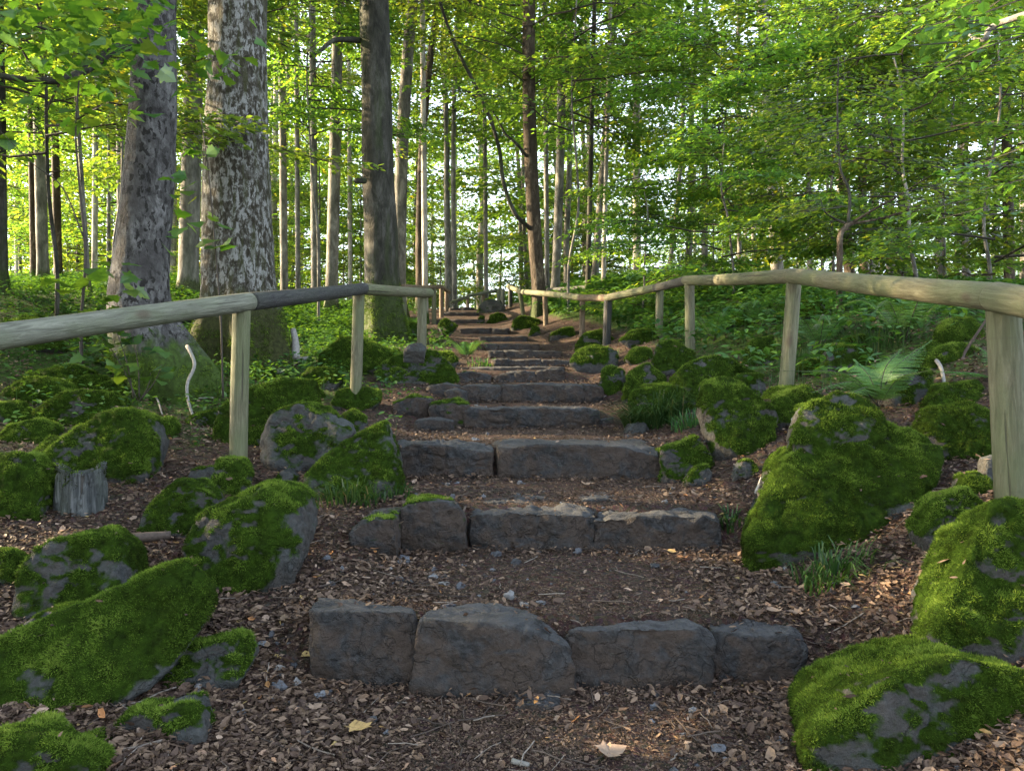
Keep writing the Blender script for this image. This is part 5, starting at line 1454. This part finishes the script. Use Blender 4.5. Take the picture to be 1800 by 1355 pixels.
stick([onG(272, 708, .03), onG(330, 708, .02), onG(375, 707, .02)], .006, .004, 'straight thin pale stick on the ground before the spotted trunk', seed=3)
stick([onG(385, 868), onG(415, 850), onG(432, 830), onG(437, 808)], .009, .006, 'curved pale stick in front of the first left post', seed=4, rnd=.6)
stick([onG(170, 965), onG(225, 958, .03), onG(300, 952, .03)], .026, .02, 'dark decayed log piece below the pyramid rock', M_TWIG, 5, rnd=.4)
stick([onG(160, 1350), onG(240, 1335), onG(285, 1322)], .007, .004, 'grey stick at the bottom edge under the small dark rock', M_TWIG, 6, rnd=.7)
stick([onG(800, 960, .05), onG(818, 935, .10)], .008, .006, 'little brown stick propped on the second step', M_TWIG, 7, rnd=.5)
stick([onG(1375, 735, .06), onG(1402, 760, .05)], .011, .01, 'broken pale stick between leaning boulder and huge boulder', seed=8, rnd=.9)
stick([onG(1330, 875), onG(1345, 850, .05), onG(1352, 845, .06)], .014, .008, 'forked pale wood scrap at the left foot of the huge boulder', seed=9, rnd=.95)
stick([onG(1640, 640, .05), onG(1655, 670, .06), onG(1662, 700)], .014, .01, 'grey stick leaning behind the fern by the nearest right post', seed=10, rnd=.4)
stick([P(515, 580, 9.2), P(519, 600, 9.1), P(520, 632, 9.0)], .034, .05, 'weathered snag standing right of the thickest trunk', seed=11, rnd=.55, name='dead_snag', group=None)
stick([onG(490, 655), onG(520, 645, .05), onG(545, 640, .05)], .035, .028, 'grey rotten branch lying right of the standing snag', seed=12, rnd=.4)
stick([onG(1430, 605, .1), onG(1440, 598, .14), onG(1447, 590, .18)], .03, .02, 'mossy broken wood piece among herbs right of the second right post', seed=13, rnd=.3)
stick([onG(1020, 690), onG(1050, 705), onG(1065, 700)], .006, .004, 'thin pale root on the path right of the fifth step', seed=14, rnd=.6)
stick([P(1735, 560, 5.5), P(1715, 590, 5.5), P(1695, 622, 5.5), P(1690, 650, 5.4)], .008, .012, 'dark bent twig standing left of the nearest right post', M_TWIG, 15, rnd=.2)
stick([onG(900, 1345), onG(930, 1352)], .008, .006, 'short pale stick at the bottom edge of the path', seed=16, rnd=.25)

def big_leaf(px, py, size, rot, label, rnd, seed, curl=.9):
    d = hit(px, py); q = P(px, py, d); q[2] = Hp(q[0], q[1]) + .02
    T, Fc = SH['maple']
    rs = np.random.default_rng(seed)
    V = T.copy(); V[:, 0] -= .4; V[:, 2] = curl * (.35 * (V[:, 1] ** 2) + .25 * V[:, 0] ** 2) + rs.normal(0, .03, len(V))
    V *= size
    c, s = math.cos(rot), math.sin(rot)
    V = np.stack([V[:, 0] * c - V[:, 1] * s, V[:, 0] * s + V[:, 1] * c, V[:, 2]], 1)
    o = link('fallen_leaf', mesh_np('fallen_leaf', V, Fc, False, {'rnd': ('FACE', np.full(len(Fc), rnd))}, [M_LITTER]), None, tuple(q))
    tag(o, label, 'leaf', 'single fallen leaves')
big_leaf(1075, 1335, .085, .4, 'large pale curled maple leaf at the bottom of the path', .88, 1)
big_leaf(630, 1297, .07, 2.0, 'yellowish starry leaf below the left end of the lowest step', .995, 2)
big_leaf(555, 1255, .05, 1.0, 'round tan leaf below the leftmost lowest step stone', .86, 3)
big_leaf(1035, 858, .09, .8, 'pale shrivelled leaf at the base of the third step', .85, 4, 1.5)
big_leaf(1200, 990, .05, 2.6, 'orange leaf before the right block of the second step', .965, 5)
big_leaf(660, 978, .06, .2, 'orange leaf left of the second step', .965, 6)
big_leaf(1360, 1080, .055, 1.5, 'crumpled pale leaves right of the lowest step', .84, 7, 1.6)
big_leaf(1400, 1085, .055, 3.0, 'crumpled tan leaf at the far right of the lowest step', .8, 8, 1.6)
